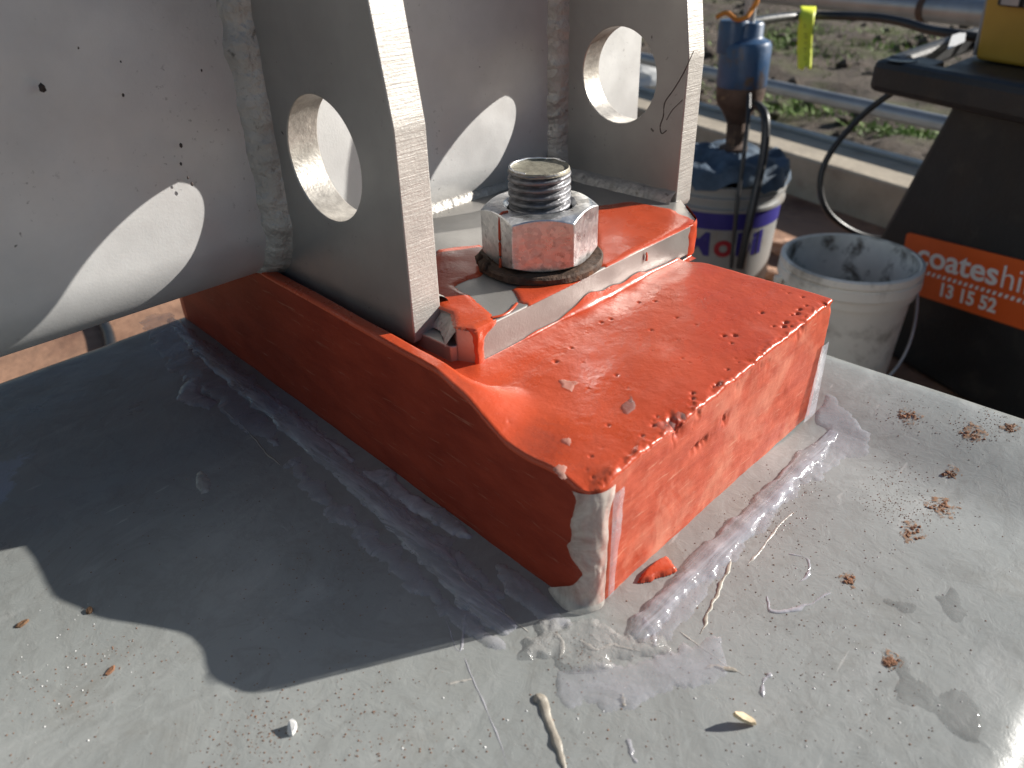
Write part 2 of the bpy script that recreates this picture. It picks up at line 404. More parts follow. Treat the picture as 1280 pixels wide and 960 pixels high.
# soil bank beyond the kerb with relief
vs = []; nu, nv = 130, 120
for j in range(nv):
    for i in range(nu):
        s = -4 + 12 * i / (nu - 1); d = 0.25 + 9 * (j / (nv - 1)) ** 1.6
        z = -0.56 + 0.012 * d + 0.035 * fbm(s, d, 0, 1.6, 5) + 0.05 * max(0, nz(s, d, 4, 5.0)) * ssm(0.3, 0.6, d)
        vs.append(kp(s, d, z))
o = new_mesh('soil_bank', vs, grid_faces(nu, nv), M['soil'])
tag(o, 'lumpy brown soil bank behind the galvanised rails', kind='structure')

vs = []; fs = []
def blade(p, h, wd, a, lean):
    n = len(vs); d = Vector((math.cos(a), math.sin(a), 0)); l = Vector((math.cos(a + 1.3), math.sin(a + 1.3), 0)) * lean
    vs.extend([p - d * wd, p + d * wd, p + d * wd * 0.6 + l * 0.4 + Vector((0, 0, h * 0.65)), p + l + Vector((0, 0, h))])
    fs.append((n, n + 1, n + 2)); fs.append((n, n + 2, n + 3))
def tuft(px, py, n, spread, h):
    c = at(px, py, -0.53)
    for _ in range(n):
        p = c + Vector((random.gauss(0, spread), random.gauss(0, spread * 1.6), -0.02))
        blade(p, h * random.uniform(0.4, 1.1), random.uniform(0.003, 0.009), random.uniform(0, 6.28), random.uniform(0.01, 0.05))
for px, py, n, sp, h in ((1040, 44, 900, 0.20, 0.07), (1012, 62, 500, 0.22, 0.06), (1055, 58, 350, 0.2, 0.05), (970, 45, 200, 0.3, 0.05), (985, 20, 250, 0.4, 0.06),
                         (1000, 132, 260, 0.12, 0.03), (1125, 162, 260, 0.06, 0.03), (965, 120, 200, 0.15, 0.035), (1090, 75, 60, 0.3, 0.05), (950, 70, 150, 0.3, 0.05), (1140, 90, 60, 0.3, 0.04)):
    tuft(px, py, n, sp, h)
o = new_mesh('weeds', vs, fs, M['grass'], smooth=False)
tag(o, 'patches of low green weeds growing on the soil', 'weeds', kind='stuff')
# loose stones on the bank
vs = []; fs = []
def lump(vs, fs, p, r, sq=0.7, seed=0.0):
    bm = bmesh.new(); bmesh.ops.create_icosphere(bm, subdivisions=1, radius=1)
    n = len(vs)
    for v in bm.verts:
        k = 1 + 0.45 * nz(v.co.x + seed, v.co.y - seed, v.co.z + p[0] * 57, 1.1)
        vs.append((p[0] + v.co.x * r * k, p[1] + v.co.y * r * k, p[2] + v.co.z * r * sq * k))
    for f in bm.faces: fs.append(tuple(n + v.index for v in f.verts))
    bm.free()
for i in range(900):
    s = random.uniform(-2, 5); d = 0.3 + 6 * random.random() ** 1.5
    q = kp(s, d, -0.55 + 0.012 * d); lump(vs, fs, q, random.uniform(0.012, 0.05), 0.7, i * 0.37)
o = new_mesh('soil_clods', vs, fs, M['soil'], smooth=False)
tag(o, 'loose clods and stones strewn over the soil bank', 'clods', kind='stuff')

kt = -0.405
def kbox(name, s0, s1, d0, d1, z0, z1, mat, bev=0.0, parent=None):
    poly = [kp(s0, d0, 0), kp(s1, d0, 0), kp(s1, d1, 0), kp(s0, d1, 0)]
    return prism(name, poly, z0, z1, mat, parent, bev)
o = kbox('kerb', -4, 7, 0.0, 0.2, FLOOR - 0.2, kt, M['concrete'], 0.008)
tag(o, 'low pale concrete kerb with sunlit top at the floor edge', 'kerb')
o = kbox('edge_angle', -4, 7, 0.203, 0.232, kt - 0.1, kt + 0.012, M['galv'], 0.003)
tag(o, 'thin dark metal angle running along the back of the kerb', 'metal angle')
o = tube('guard_rail', [kp(-4, 0.36, -0.315), kp(7, 0.36, -0.315)], 0.024, M['galv'], k=1, n=20)
tag(o, 'lower galvanised tube rail, just above the kerb', 'rail')
g = thing('hand_rail', 'upper thick galvanised tube rail with a jointed sleeve', 'rail')
zt = 0.0
q1 = along(1086, 8, 2.55); s1 = (Vector((q1.x, q1.y, 0)) - K0).dot(KD)
tube('tube', [kp(-4, 0.3, zt), kp(s1, 0.3, zt)], 0.036, M['galv'], g, k=1, n=24)
tube('tube', [kp(s1 + 0.004, 0.3, zt), kp(7, 0.3, zt)], 0.033, M['galv'], g, k=1, n=24)
tube('joint_collar', [kp(s1 - 0.008, 0.3, zt), kp(s1 + 0.012, 0.3, zt)], 0.039, M['rustpaint'], g, k=1, n=24)
for s in (-2.2, 3.4):
    tube('post', [kp(s, 0.3, kt - 0.2), kp(s, 0.3, zt - 0.02)], 0.024, M['galv'], g, k=1, n=16)
settle(g, kp(0, 0.3, kt))

# ------------------------------------------------------------------ grey painted beam
BX0, BX1, BY0, BY1 = -0.95, 0.302, -0.173, 0.448
def beam_z(x, y):
    z = 0.0
    z += 0.0055 * ssm(0.19, 0.275, x)                                 # lip along the right edge
    z += 0.0007 * fbm(x, y, 0, 9, 3) * ssm(-0.005, 0.03, math.hypot(max(0, x - 0.222) + max(0, -x), max(0, -y)) )
    z -= 0.004 * math.exp(-((x - 0.2) / 0.035) ** 2 - ((y + 0.06) / 0.12) ** 2)
    return z
def axis(a, b_, r, step):
    out = []
    for k in range(8):
        th = math.pi / 2 * k / 7; out.append((a + r - r * math.cos(th), -(r - r * math.sin(th))))
    n = int((b_ - a - 2 * r) / step)
    for k in range(1, n): out.append((a + r + (b_ - a - 2 * r) * k / n, 0.0))
    for k in range(8):
        th = math.pi / 2 * (1 - k / 7); out.append((b_ - r + r * math.cos(th), -(r - r * math.sin(th))))
    return out
ax = axis(BX0, BX1, 0.024, 0.005); ay = axis(BY0, BY1, 0.022, 0.005)
vs = []
for y, hy in ay:
    for x, hx in ax:
        r = 0.03
        vs.append((x, y, beam_z(x, y) + max(-0.03, -math.hypot(hx, hy))))
nu, nv = len(ax), len(ay); fs = grid_faces(nu, nv)
loop = [i for i in range(nu)] + [j * nu + nu - 1 for j in range(1, nv)] + [(nv - 1) * nu + i for i in range(nu - 2, -1, -1)] + [j * nu for j in range(nv - 2, 0, -1)]
n0 = len(vs)
for k in loop: vs.append((vs[k][0], vs[k][1], FLOOR + 0.002))
L = len(loop)
for k in range(L): fs.append((loop[k], n0 + k, n0 + (k + 1) % L, loop[(k + 1) % L]))
o = new_mesh('painted_beam', vs, fs, M['paint'])
tag(o, 'large grey painted steel beam with rounded edges under the red pad', 'beam')

# ------------------------------------------------------------------ red resin pad
PW, PL = 0.222, 0.43
def left_x(y): return 0.047 * y
bub = []
for i in range(42):
    bub.append((random.uniform(0.006, 0.215), 0.004 + 0.09 * random.random() ** 1.4, random.choice((0.0005, 0.0006, 0.0008, 0.0011))))
for i in range(14):
    bub.append((random.uniform(0.05, 0.2), random.uniform(0.002, 0.012), random.choice((0.0008, 0.001, 0.0013))))
cell = {}
for q in bub: cell.setdefault((int(q[0] / 0.01), int(q[1] / 0.01)), []).append(q)
def pits(x, y):
    d = 0.0; cx, cy = int(x / 0.01), int(y / 0.01)
    for i in (-1, 0, 1):
        for j in (-1, 0, 1):
            for bx, by, br in cell.get((cx + i, cy + j), ()):
                r2 = ((x - bx) ** 2 + (y - by) ** 2) / (br * br)
                if r2 < 9: d = max(d, br * 1.2 * math.exp(-r2))
    return d
def pad_top(x, y):
    z = 0.0705 + 0.034 * max(0, x) * (1 - ssm(0.08, 0.1, y)) * 1.0 + 0.0042 * ssm(0.08, 0.1, y)
    xl = x - left_x(y)
    rim = ssm(0.05, 0.084, y) * (1 - ssm(0.006, 0.016 + 0.02 * (1 - ssm(0.07, 0.1, y)), xl))
    z += (0.0835 - 0.0705) * rim * (1 - 0.0)
    z -= 0.0035 * (1 - ssm(0.0, 0.02, math.hypot(max(0, xl), y)))          # near corner sags
    z -= 0.002 * ssm(0.02, 0.04, y) * (1 - ssm(0.045, 0.06, y)) * (1 - ssm(0, 0.03, xl))
    z += 0.0014 * ssm(0.094, 0.103, y) * ssm(0.025, 0.035, x) * (1 - ssm(0.25, 0.26, x)) * (0.55 + 0.45 * nz(x, 3, 1, 22))
    z += 0.0005 * fbm(x, y, 0, 26, 4)
    z -= 0.003 * ssm(0.216, 0.222, x)
    return z
def spaced(parts):
    out = []
    for a, b_, n in parts:
        out += [a + (b_ - a) * k / n for k in range(n)]
    out.append(parts[-1][1]); return out
us = spaced([(0, 0.012, 18), (0.012, 0.21, 280), (0.21, 0.222, 14)]); vv = spaced([(0, 0.012, 18), (0.012, 0.1, 120), (0.1, 0.16, 30), (0.16, 0.43, 40)])
def foot(x, y, rc=0.011):                    # round the near corner and the far right corner
    x0 = left_x(y); u = x / PW; X = x0 + (PW - x0) * u; Y = y
    cx, cy = rc, rc
    if x < rc and y < rc:
        d = math.hypot(x - cx, y - cy)
        if d > rc: X = cx + (x - cx) * rc / d + x0; Y = cy + (y - cy) * rc / d
    rc2 = 0.006; cx2, cy2 = PW - rc2, rc2
    if x > cx2 and y < cy2:
        d = math.hypot(x - cx2, y - cy2)
        if d > rc2: X = cx2 + (x - cx2) * rc2 / d; Y = cy2 + (y - cy2) * rc2 / d
    return X, Y
def edge_out(X, Y, z, ztop, side):           # unevenness of the moulded sides (outward positive)
    if side == 'f':
        e = 0.0005 * fbm(X, z, 0, 45, 4)
        k = ssm(ztop - 0.011, ztop - 0.001, z)
        chip = max(0, fbm(X, z, 9, 70, 4) - 0.1) * k
        big = 0.004 * math.exp(-((X - 0.062) / 0.004) ** 2 - ((z - 0.068) / 0.003) ** 2) + 0.003 * math.exp(-((X - 0.083) / 0.007) ** 2 - ((z - 0.049) / 0.002) ** 2) * (0.5 + nz(X, z, 2, 400)) \
            + 0.003 * math.exp(-((X - 0.105) / 0.003) ** 2 - ((z - 0.053) / 0.003) ** 2) * (0.5 + nz(X, z, 5, 400))
        return e - 0.0055 * chip - big + 0.0009 * ssm(0.0, 0.02, z) * 0
    return 0.0005 * fbm(Y, z, 5, 30, 3)
vs = []
nu, nv = len(us), len(vv)
for y in vv:
    for x in us:
        X, Y = foot(x, y)
        z = pad_top(X, Y)
        if Y < 0.11: z -= pits(X, Y)
        ed = min(Y, PW - X, X - left_x(Y))
        z -= 0.0008 * (1 - ssm(0.0, 0.0014, ed))
        z += (0.0016 * max(0, fbm(X, Y, 7, 110, 4)) - 0.0012 * max(0, fbm(X, Y, 17, 160, 4))) * (1 - ssm(0.0, 0.007, Y))
        z -= 0.006 * math.exp(-((X - 0.062) / 0.005) ** 2 - (Y / 0.006) ** 2) * max(0, 0.5 + nz(X, Y, 0, 300))
        vs.append((X, Y, z))
fs = grid_faces(nu, nv); fm = [0] * len(fs)
# skirt: front row (u ascending), right column, back row, left column
loop = [i for i in range(nu)] + [j * nu + nu - 1 for j in range(1, nv)] + [(nv - 1) * nu + i for i in range(nu - 2, -1, -1)] + [j * nu for j in range(nv - 2, 0, -1)]
sides = ['f'] * nu + ['r'] * (nv - 1) + ['b'] * (nu - 1) + ['l'] * (nv - 2)
L = len(loop); NR = 46
prev = loop[:]
for r in range(1, NR + 1):
    t = r / NR; cur = []
    for k, s in zip(loop, sides):
        X, Y, zt_ = vs[k]; z = zt_ * (1 - t) - 0.001 * t
        e = edge_out(X, Y, z, zt_, 'f' if s == 'f' and X > 0.012 else 'l') * min(1, r / 3)
        dr = -0.003 * t if s == 'r' else 0.0
        if s == 'f': q = (X, Y - e, z)
        elif s == 'l': q = (X - e, Y, z)
        else: q = (X + dr + e, Y, z)
        cur.append(len(vs)); vs.append(q)
    for k in range(L):
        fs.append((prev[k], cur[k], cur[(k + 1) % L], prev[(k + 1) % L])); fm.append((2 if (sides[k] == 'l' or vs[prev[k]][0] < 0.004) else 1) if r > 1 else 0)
    prev = cur
pad = thing('resin_pad', 'red poured resin pad between the grey beam and the steel bracket', 'resin pad')
body = new_mesh('body', vs, fs, None, pad, mats=[M['resin'], M['sanded'], M['moulded_shade']], fmat=fm)

def film_patch(name, outline, zf, thick, mat, parent=None, cell_=0.0012, jag=0.0012, seed=0.0, edge=None, clip=None):
    """thin flat-lying film with an irregular outline: dome-edged grid clipped to a polygon"""
    xs_ = [p[0] for p in outline]; ys_ = [p[1] for p in outline]
    x0, x1, y0, y1 = min(xs_) - 0.002, max(xs_) + 0.002, min(ys_) - 0.002, max(ys_) + 0.002
    nx = int((x1 - x0) / cell_) + 2; ny = int((y1 - y0) / cell_) + 2
    def sd(x, y, outline=outline):
        dmin = 1e9; ins = False; n = len(outline)
        for i in range(n):
            ax_, ay_ = outline[i]; bx_, by_ = outline[(i + 1) % n]
            ex, ey = bx_ - ax_, by_ - ay_; t = max(0, min(1, ((x - ax_) * ex + (y - ay_) * ey) / (ex * ex + ey * ey + 1e-12)))
            dmin = min(dmin, (x - ax_ - ex * t) ** 2 + (y - ay_ - ey * t) ** 2)
            if (ay_ > y) != (by_ > y) and x < (bx_ - ax_) * (y - ay_) / (by_ - ay_) + ax_: ins = not ins
        d = math.sqrt(dmin); return d if ins else -d
    V = []; idx = {}; F = []
    S = [[0] * (nx + 1) for _ in range(ny + 1)]
    for j in range(ny + 1):
        for i in range(nx + 1):
            x = x0 + i * cell_; y = y0 + j * cell_
            S[j][i] = sd(x, y) + jag * fbm(x, y, seed, 90, 3)
            if clip: S[j][i] = min(S[j][i], sd(x, y, clip) + 0.0002)
    ew = edge or thick * 2.5
    def vid(i, j):
        if (i, j) not in idx:
            x = x0 + i * cell_; y = y0 + j * cell_; s = S[j][i]
            h = thick * math.sqrt(max(0.0, min(1.0, s / ew))) if s > 0 else 0.0
            h *= 0.75 + 0.4 * nz(x, y, seed + 2, 60)
            z = zf(x, y) + (h if s > 0 else -0.0004)
            idx[(i, j)] = len(V); V.append((x, y, z))
        return idx[(i, j)]
    for j in range(ny):
        for i in range(nx):
            if max(S[j][i], S[j][i + 1], S[j + 1][i], S[j + 1][i + 1]) > 0:
                F.append((vid(i, j), vid(i + 1, j), vid(i + 1, j + 1), vid(i, j + 1)))
    return new_mesh(name, V, F, mat, parent)
def pxpoly(pts, z=0.0): return [tuple(at(x, y, z)[:2]) for x, y in pts]

# resin run over the steel plate
plate_poly = [(0.0355, 0.1030), (0.2330, 0.1035), (0.2400, 0.1062), (0.2710, 0.1395), (0.2710, 0.30), (0.0415, 0.30), (0.0415, 0.1270), (0.0312, 0.1130)]
PZ = 0.0942
top = lambda x, y: PZ
film_patch('resin_spill', pxpoly([(546, 312), (600, 306), (622, 325), (600, 345), (578, 352), (566, 358), (590, 372), (613, 392), (618, 402), (592, 420), (575, 430), (545, 398), (540, 360)], PZ), top, 0.0013, M['resin'], pad, 0.0009, 0.0008, 1, clip=plate_poly)
film_patch('resin_spill', pxpoly([(742, 258), (790, 252), (838, 262), (868, 276), (866, 282), (838, 300), (800, 318), (765, 334), (748, 333), (745, 312), (742, 290)], PZ), top, 0.0014, M['resin'], pad, 0.0009, 0.0012, 2, clip=plate_poly)
film_patch('resin_spill', pxpoly([(640, 362), (655, 355), (700, 349), (728, 350), (704, 362), (665, 381), (650, 378), (645, 370)], PZ), top, 0.001, M['resin'], pad, 0.0009, 0.0008, 3, clip=plate_poly)
tube('resin_drip', [at(646, 379, PZ + .0004), at(638, 388, PZ + .0004), at(628, 394, PZ + .0004), at(615, 397, PZ + .0004)], 0.0009, M['resin'], pad, flat=0.6)
# runs down the plate front face and over its corners
def face_run(px, y0, y1, wd, yplane=0.1022):
    d0 = ray(px, y0); a = CP + d0 * ((yplane - CP.y) / d0.y); d1 = ray(px, y1); c = CP + d1 * ((yplane - CP.y) / d1.y)
    tube('resin_drip', [a, (a + c) / 2 + Vector((0.0006, 0, 0)), c], wd, M['resin'], pad, flat=0.45, rf=lambda t: 0.8 + 0.5 * t, up=Vector((0, -1, 0)))
face_run(808, 316, 326, 0.0009)
def skin(poly, s0, s1, z0_, z1_, off, name='resin_skin', wf=None, nS=24, nZ=22):
    """resin film following the plate's outline between arc positions s0..s1"""
    P_ = [Vector((x, y)) for x, y in poly]; cum = [0]
    for i in range(len(P_) - 1): cum.append(cum[-1] + (P_[i + 1] - P_[i]).length)
    def at_s(s_):
        for i in range(len(P_) - 1):
            if s_ <= cum[i + 1] or i == len(P_) - 2:
                d_ = (P_[i + 1] - P_[i]).normalized(); return P_[i] + d_ * (s_ - cum[i]), Vector((d_.y, -d_.x))
    vs = []
    for j in range(nZ + 1):
        t = j / nZ; z = z0_ + (z1_ - z0_) * t; a_, b_ = wf(t) if wf else (0, 1)
        for i in range(nS + 1):
            u = a_ + (b_ - a_) * i / nS; p, n_ = at_s(s0 + (s1 - s0) * u); k_ = i / nS
            o_ = off * math.sqrt(max(0, 1 - (2 * k_ - 1) ** 4)) * (0.8 + 0.5 * nz(p.x + p.y, z, 1, 160)) - 0.0002
            if t < 0.08: o_ *= 0.3 + 0.7 * t / 0.08
            vs.append((p.x + n_.x * o_, p.y + n_.y * o_, z))
    return new_mesh(name, vs, grid_faces(nS + 1, nZ + 1), M['resin'], pad)
skin([(0.0292, 0.1179), (0.0355, 0.1030), (0.06, 0.10306)], 0.0, 0.034, 0.0951, 0.0728, 0.0016, 'resin_drip',
     lambda t: (0.44 - 0.12 * (1 - ssm(0, 0.25, t)) + 0.03 * nz(t, 0, 0, 5), 0.62 + 0.28 * (1 - ssm(0.05, 0.4, t)) + 0.04 * nz(t, 3, 0, 6)))
skin([(0.22, 0.10347), (0.2330, 0.1035), (0.2400, 0.1062), (0.2710, 0.1395)], 0.0, 0.05, 0.0953, 0.0725, 0.0015, 'resin_skin',
     lambda t: (0.16 + 0.05 * nz(t, 1, 0, 4), 0.95))
# fillet of resin squeezed out along the foot of the plate
vs = []; N2 = 120
for i in range(N2 + 1):
    x = 0.036 + (0.232 - 0.036) * i / N2; h = 0.0006 + 0.0016 * max(0, 0.1 + fbm(x, 0, 0, 28, 3)) + 0.0038 * ssm(0.095, 0.12, x) * (1 - ssm(0.165, 0.19, x)) * (0.7 + 0.6 * nz(x, 2, 0, 60)); dd = 0.0028 + 0.0022 * (0.5 + nz(x, 4, 0, 35))
    for k in range(7):
        a = math.pi / 2 * k / 6
        vs.append((x, 0.1027 - dd * (1 - math.sin(a)) , pad_top(x, 0.0985) + h * (1 - math.cos(a)) * 1.6 - 0.0004))
new_mesh('resin_fillet', vs, grid_faces(7, N2 + 1), M['resin'], pad)

M['scuff'] = film('grey_scuff', (0.3, 0.2, 0.18), 0.4, 0.6); M['scuff_pale'] = film('pale_scuff', (0.75, 0.45, 0.36), 0.45, 0.5)
ptop = lambda x, y: pad_top(x, y) + 0.00025
for pts_, m_, sd_ in (([(778, 500), (790, 495), (795, 505), (788, 516), (778, 512)], 'scuff', 1), ([(828, 525), (848, 508), (858, 516), (846, 530), (832, 534)], 'scuff', 2), ([(705, 474), (722, 470), (728, 478), (712, 482)], 'scuff_pale', 3),
                      ([(705, 545), (712, 543), (714, 552), (708, 553)], 'scuff_pale', 5), ([(693, 580), (705, 578), (708, 590), (700, 588)], 'scuff_pale', 6)):
    film_patch('scuff', pxpoly(pts_, 0.0735), ptop, 0.0003, M[m_], pad, 0.0008, 0.005, sd_)
# milky silicone down the near vertical corner of the pad
vs = []; NA, NZ = 26, 60
for j in range(NZ + 1):
    t = j / NZ; z = 0.0665 - 0.066 * t
    a0 = 0.28 + 0.12 * fbm(t, 1, 0, 5, 3) - 0.5 * ssm(0.75, 1.0, t) + 0.17 * math.exp(-((t - 0.7) / 0.1) ** 2)
    a1 = 1.0 - 0.14 * ssm(0.0, 0.25, t) + 0.05 * nz(t, 7, 0, 6)
    for i in range(NA + 1):
        u = i / NA; s = -0.0145 + 0.0265 * (a0 * (1 - u) + a1 * u)      # arc position round the corner (0 at the corner)
        rc = 0.011; s0 = rc * math.pi / 4
        th = 0.0013 * math.sqrt(max(0, 1 - (2 * u - 1) ** 2)) * (0.75 + 0.5 * nz(u * 2, t * 3, 0, 3)) + 0.0002
        th *= ssm(-0.02, 0.06, t)
        sc_ = s - 0.0
        if sc_ < -s0: X, Y, nx_, ny_ = 0.0, rc + (-s0 - sc_), -1, 0
        elif sc_ > s0: X, Y, nx_, ny_ = rc + (sc_ - s0), 0.0, 0, -1
        else:
            a = math.radians(225) + sc_ / rc; X, Y = rc + rc * math.cos(a), rc + rc * math.sin(a); nx_, ny_ = math.cos(a), math.sin(a)
        th2 = th + 0.0009 + 0.003 * ssm(0.9, 1.0, t) * (1 - (2 * u - 1) ** 2)
        vs.append((X + nx_ * th2, Y + ny_ * th2, z))
new_mesh('corner_sealant', vs, grid_faces(NA + 1, NZ + 1), M['silicone_thick'], pad)
# thin rosy film beside it on the lit side
vs = []
for j in range(31):
    t = j / 30; z = 0.062 - 0.061 * t
    for i in range(9):
        u = i / 8; x = 0.013 + u * (0.0075 - 0.003 * ssm(0.2, 0.9, t) + 0.001 * nz(t, 0, 0, 8)); vs.append((x, -0.0012 - 0.0003 * math.sin(math.pi * u), z))
new_mesh('sealant_film', vs, grid_faces(9, 31), M['silicone'], pad)
vs = []
for j in range(31):
    t = j / 30; z = 0.05 - 0.049 * t
    for i in range(9):
        u = i / 8; x = PW - 0.002 - u * (0.009 + 0.006 * t + 0.001 * nz(t, 3, 0, 8)) - 0.002 * t; vs.append((x + 0.0005, -0.0014 - 0.0004 * math.sin(math.pi * u) - 0.0015 * t, z))
new_mesh('sealant_film', vs, grid_faces(9, 31), M['silicone_bead'], pad)

# ------------------------------------------------------------------ steel bracket: shell, lugs, plate, welds
br = thing('steel_bracket', 'steel duct with two drilled lugs welded to a thick base plate', 'bracket')
WY, RR, ZC = 0.2495, 0.036, 0.1178
def wy(x): return 0.2525 - (x - 0.0235) * 0.0254
prof = [(0.55, 0.75), (WY, 0.75)] + [(WY, 0.75 - (0.75 - ZC) * k / 20) for k in range(1, 21)]
for k in range(1, 17):
    a = math.pi / 2 * k / 16; prof.append((WY + RR - RR * math.cos(a), ZC - RR * math.sin(a)))
prof += [(0.45, ZC - RR), (0.52, ZC - RR + 0.02), (0.55, ZC - RR + 0.06)]
xs_ = [-1.1 + (0.362 + 1.1) * k / 90 for k in range(91)]
vs = []
for x in xs_:
    for y, z in prof: vs.append((x, y + wy(x) - WY + 0.0006 * nz(x, z, 0, 6) if y < 0.3 else y, z))
n = len(prof); fs = []
for i in range(len(xs_) - 1):
    for k in range(n):
        a = i * n + k; b_ = i * n + (k + 1) % n; fs.append((a, b_, b_ + n, a + n))
fs.append(tuple(range(n))); fs.append(tuple(reversed(range((len(xs_) - 1) * n, len(xs_) * n))))
o = new_mesh('shell', vs, fs, M['shell'], br); sauto(o, 40)

def lug(x0, x1, zb, hc, hr):
    out = [(0.268, zb), (0.1385, zb), (0.1368, zb + 0.003), (0.1362, 0.188), (0.1445, 0.240), (0.165, 0.315), (0.21, 0.40), (0.268, 0.45)]
    nh = 72
    angs = sorted([2 * math.pi * k / nh for k in range(nh)] + [math.atan2(z - hc[1], y - hc[0]) % (2 * math.pi) for y, z in out])
    angs = [q for i, q in enumerate(angs) if i == 0 or q - angs[i - 1] > 1e-4]
    def hit(a_):
        dy, dz = math.cos(a_), math.sin(a_); best = 9
        for i in range(len(out)):
            y0, z0_ = out[i]; y1, z1_ = out[(i + 1) % len(out)]; ey, ez = y1 - y0, z1_ - z0_; det = ey * dz - ez * dy
            if abs(det) < 1e-12: continue
            u_ = (dy * (z0_ - hc[1]) - dz * (y0 - hc[0])) / det; t_ = (ey * (z0_ - hc[1]) - ez * (y0 - hc[0])) / det
            if -1e-6 <= u_ <= 1 + 1e-6 and t_ > 0: best = min(best, t_)
        return hc[0] + dy * best, hc[1] + dz * best
    bm = bmesh.new(); rings = []
    for x in (x0, x1):
        A = [bm.verts.new((x, *hit(q))) for q in angs]; B = [bm.verts.new((x, hc[0] + hr * math.cos(q), hc[1] + hr * math.sin(q))) for q in angs]
        m_ = len(A)
        for i in range(m_): bm.faces.new((A[i], A[(i + 1) % m_], B[(i + 1) % m_], B[i]))
        rings.append((A, B))
    for q in (0, 1):
        R0_, R1_ = rings[0][q], rings[1][q]; m_ = len(R0_)
        for i in range(m_):
            f = bm.faces.new((R0_[i], R0_[(i + 1) % m_], R1_[(i + 1) % m_], R1_[i])); f.material_index = 1 if q == 0 else 2
    bmesh.ops.recalc_face_normals(bm, faces=bm.faces[:])
    me = bpy.data.meshes.new('lug'); bm.to_mesh(me); bm.free()
    for m_ in ('lug', 'edge', 'bore'): me.materials.append(M[m_])
    o = bpy.data.objects.new('lug', me); COL.objects.link(o); o.parent = br
    sauto(o, 30); bevel(o, 0.0007, 2, 60); return o
lug(0.0235, 0.0425, 0.0790, (0.1975, 0.1645), 0.0318); lug(0.2620, 0.2805, 0.0880, (0.1910, 0.1715), 0.0312)
prism('base_plate', plate_poly, 0.0738, 0.094, M['plate'], br, 0.0008)

def weld(name, path, n1, n2, leg, seed=0.0, rip=0.004, step=0.0012, sub=7):
    """fillet bead along path; n1,n2 = directions of its two legs"""
    P_ = [Vector(p) for p in path]; L_ = sum((P_[i + 1] - P_[i]).length for i in range(len(P_) - 1)); N_ = max(4, int(L_ / step))
    vs = []; d = 0; acc = []
    for i in range(len(P_) - 1):
        seg = (P_[i + 1] - P_[i]).length; m_ = max(1, int(N_ * seg / L_))
        for k in range(m_): acc.append(P_[i].lerp(P_[i + 1], k / m_))
    acc.append(P_[-1]); n1 = Vector(n1); n2 = Vector(n2)
    for i, p in enumerate(acc):
        s = i * step; lg = leg * (1 + 0.17 * fbm(s, seed, 0, 75, 3)); lg2 = leg * (1 + 0.1 * fbm(s, seed + 9, 0, 75, 3))
        rp = 0.00035 * abs(math.sin(math.pi * s / rip + 2 * nz(s, seed, 0, 60)))
        for k in range(sub):
            t = k / (sub - 1); q = p + n1 * (lg * (1 - t)) + n2 * (lg2 * t)
            bulge = math.sin(math.pi * t)
            q += (n1 + n2).normalized() * (bulge * (0.13 * leg + rp) - 0.0004 * (1 - bulge))
            vs.append(q)
    return new_mesh(name, vs, grid_faces(sub, len(acc)), M['weld'], br)
weld('weld_bead', [(0.0237, wy(0), 0.46), (0.0237, wy(0), 0.118), (0.0237, wy(0) + 0.003, 0.104), (0.0237, wy(0) + 0.009, 0.094), (0.0237, wy(0) + 0.018, 0.086)], (-1, 0, 0), (0, -1, 0), 0.0125, 1, rip=0.008)
weld('weld_bead', [(0.2622, 0.2465, 0.46), (0.2622, 0.2465, 0.12), (0.2622, 0.2455, 0.096)], (-1, 0, 0), (0, -1, 0), 0.0115, 2, rip=0.009)
weld('weld_bead', [(0.0423, 0.2522, 0.46), (0.0423, 0.2522, 0.096)], (1, 0, 0), (0, -1, 0), 0.012, 3)
weld('weld_bead', [(0.2622, 0.137, 0.0938), (0.2622, 0.246, 0.0938)], (-1, 0, 0), (0, 0, 1), 0.008, 4)
weld('weld_bead', [(0.05, 0.2565, 0.0938), (0.26, 0.2565, 0.0938)], (0, -1, 0), (0, 0, 1), 0.007, 5)
weld('weld_bead', [(0.0423, 0.137, 0.0938), (0.0423, 0.246, 0.0938)], (1, 0, 0), (0, 0, 1), 0.007, 6)
prism('plate_toe', [(0.0318, 0.1128), (0.0285, 0.1150), (0.0285, 0.152), (0.0418, 0.152), (0.0418, 0.1268)], 0.0736, 0.0838, M['plate'], br, 0.0008)
weld('weld_bead', [(0.0416, 0.1352, 0.0905), (0.0416, 0.1275, 0.0915), (0.0370, 0.1205, 0.0918), (0.0318, 0.1135, 0.0905)], (-0.75, 0.25, -0.75), (0.05, -0.02, 0.22), 0.0085, 7)
weld('weld_bead', [(0.0245, 0.150, 0.0791), (0.0245, 0.27, 0.0791)], (0.6, 0, -0.3), (0.6, 0, 0.1), 0.006, 8)
def onx(px, py, x): d = ray(px, py); return CP + d * ((x - CP.x) / d.x)
def ony(px, py, y): d = ray(px, py); return CP + d * ((y - CP.y) / d.y)
M['hair'] = simple('dark_scribe', (0.05, 0.035, 0.03), 0.7)
tube('scribe_line', [onx(x, y, 0.2618) for x, y in ((867, 64), (855, 90), (842, 112), (831, 128), (829, 145), (825, 158), (827, 167), (833, 163))], 0.00028, M['hair'], br, k=5, n=6)
tube('scribe_line', [onx(x, y, 0.2618) for x, y in ((833, 150), (840, 138), (848, 130), (853, 125))], 0.0002, M['hair'], br, k=5, n=6)
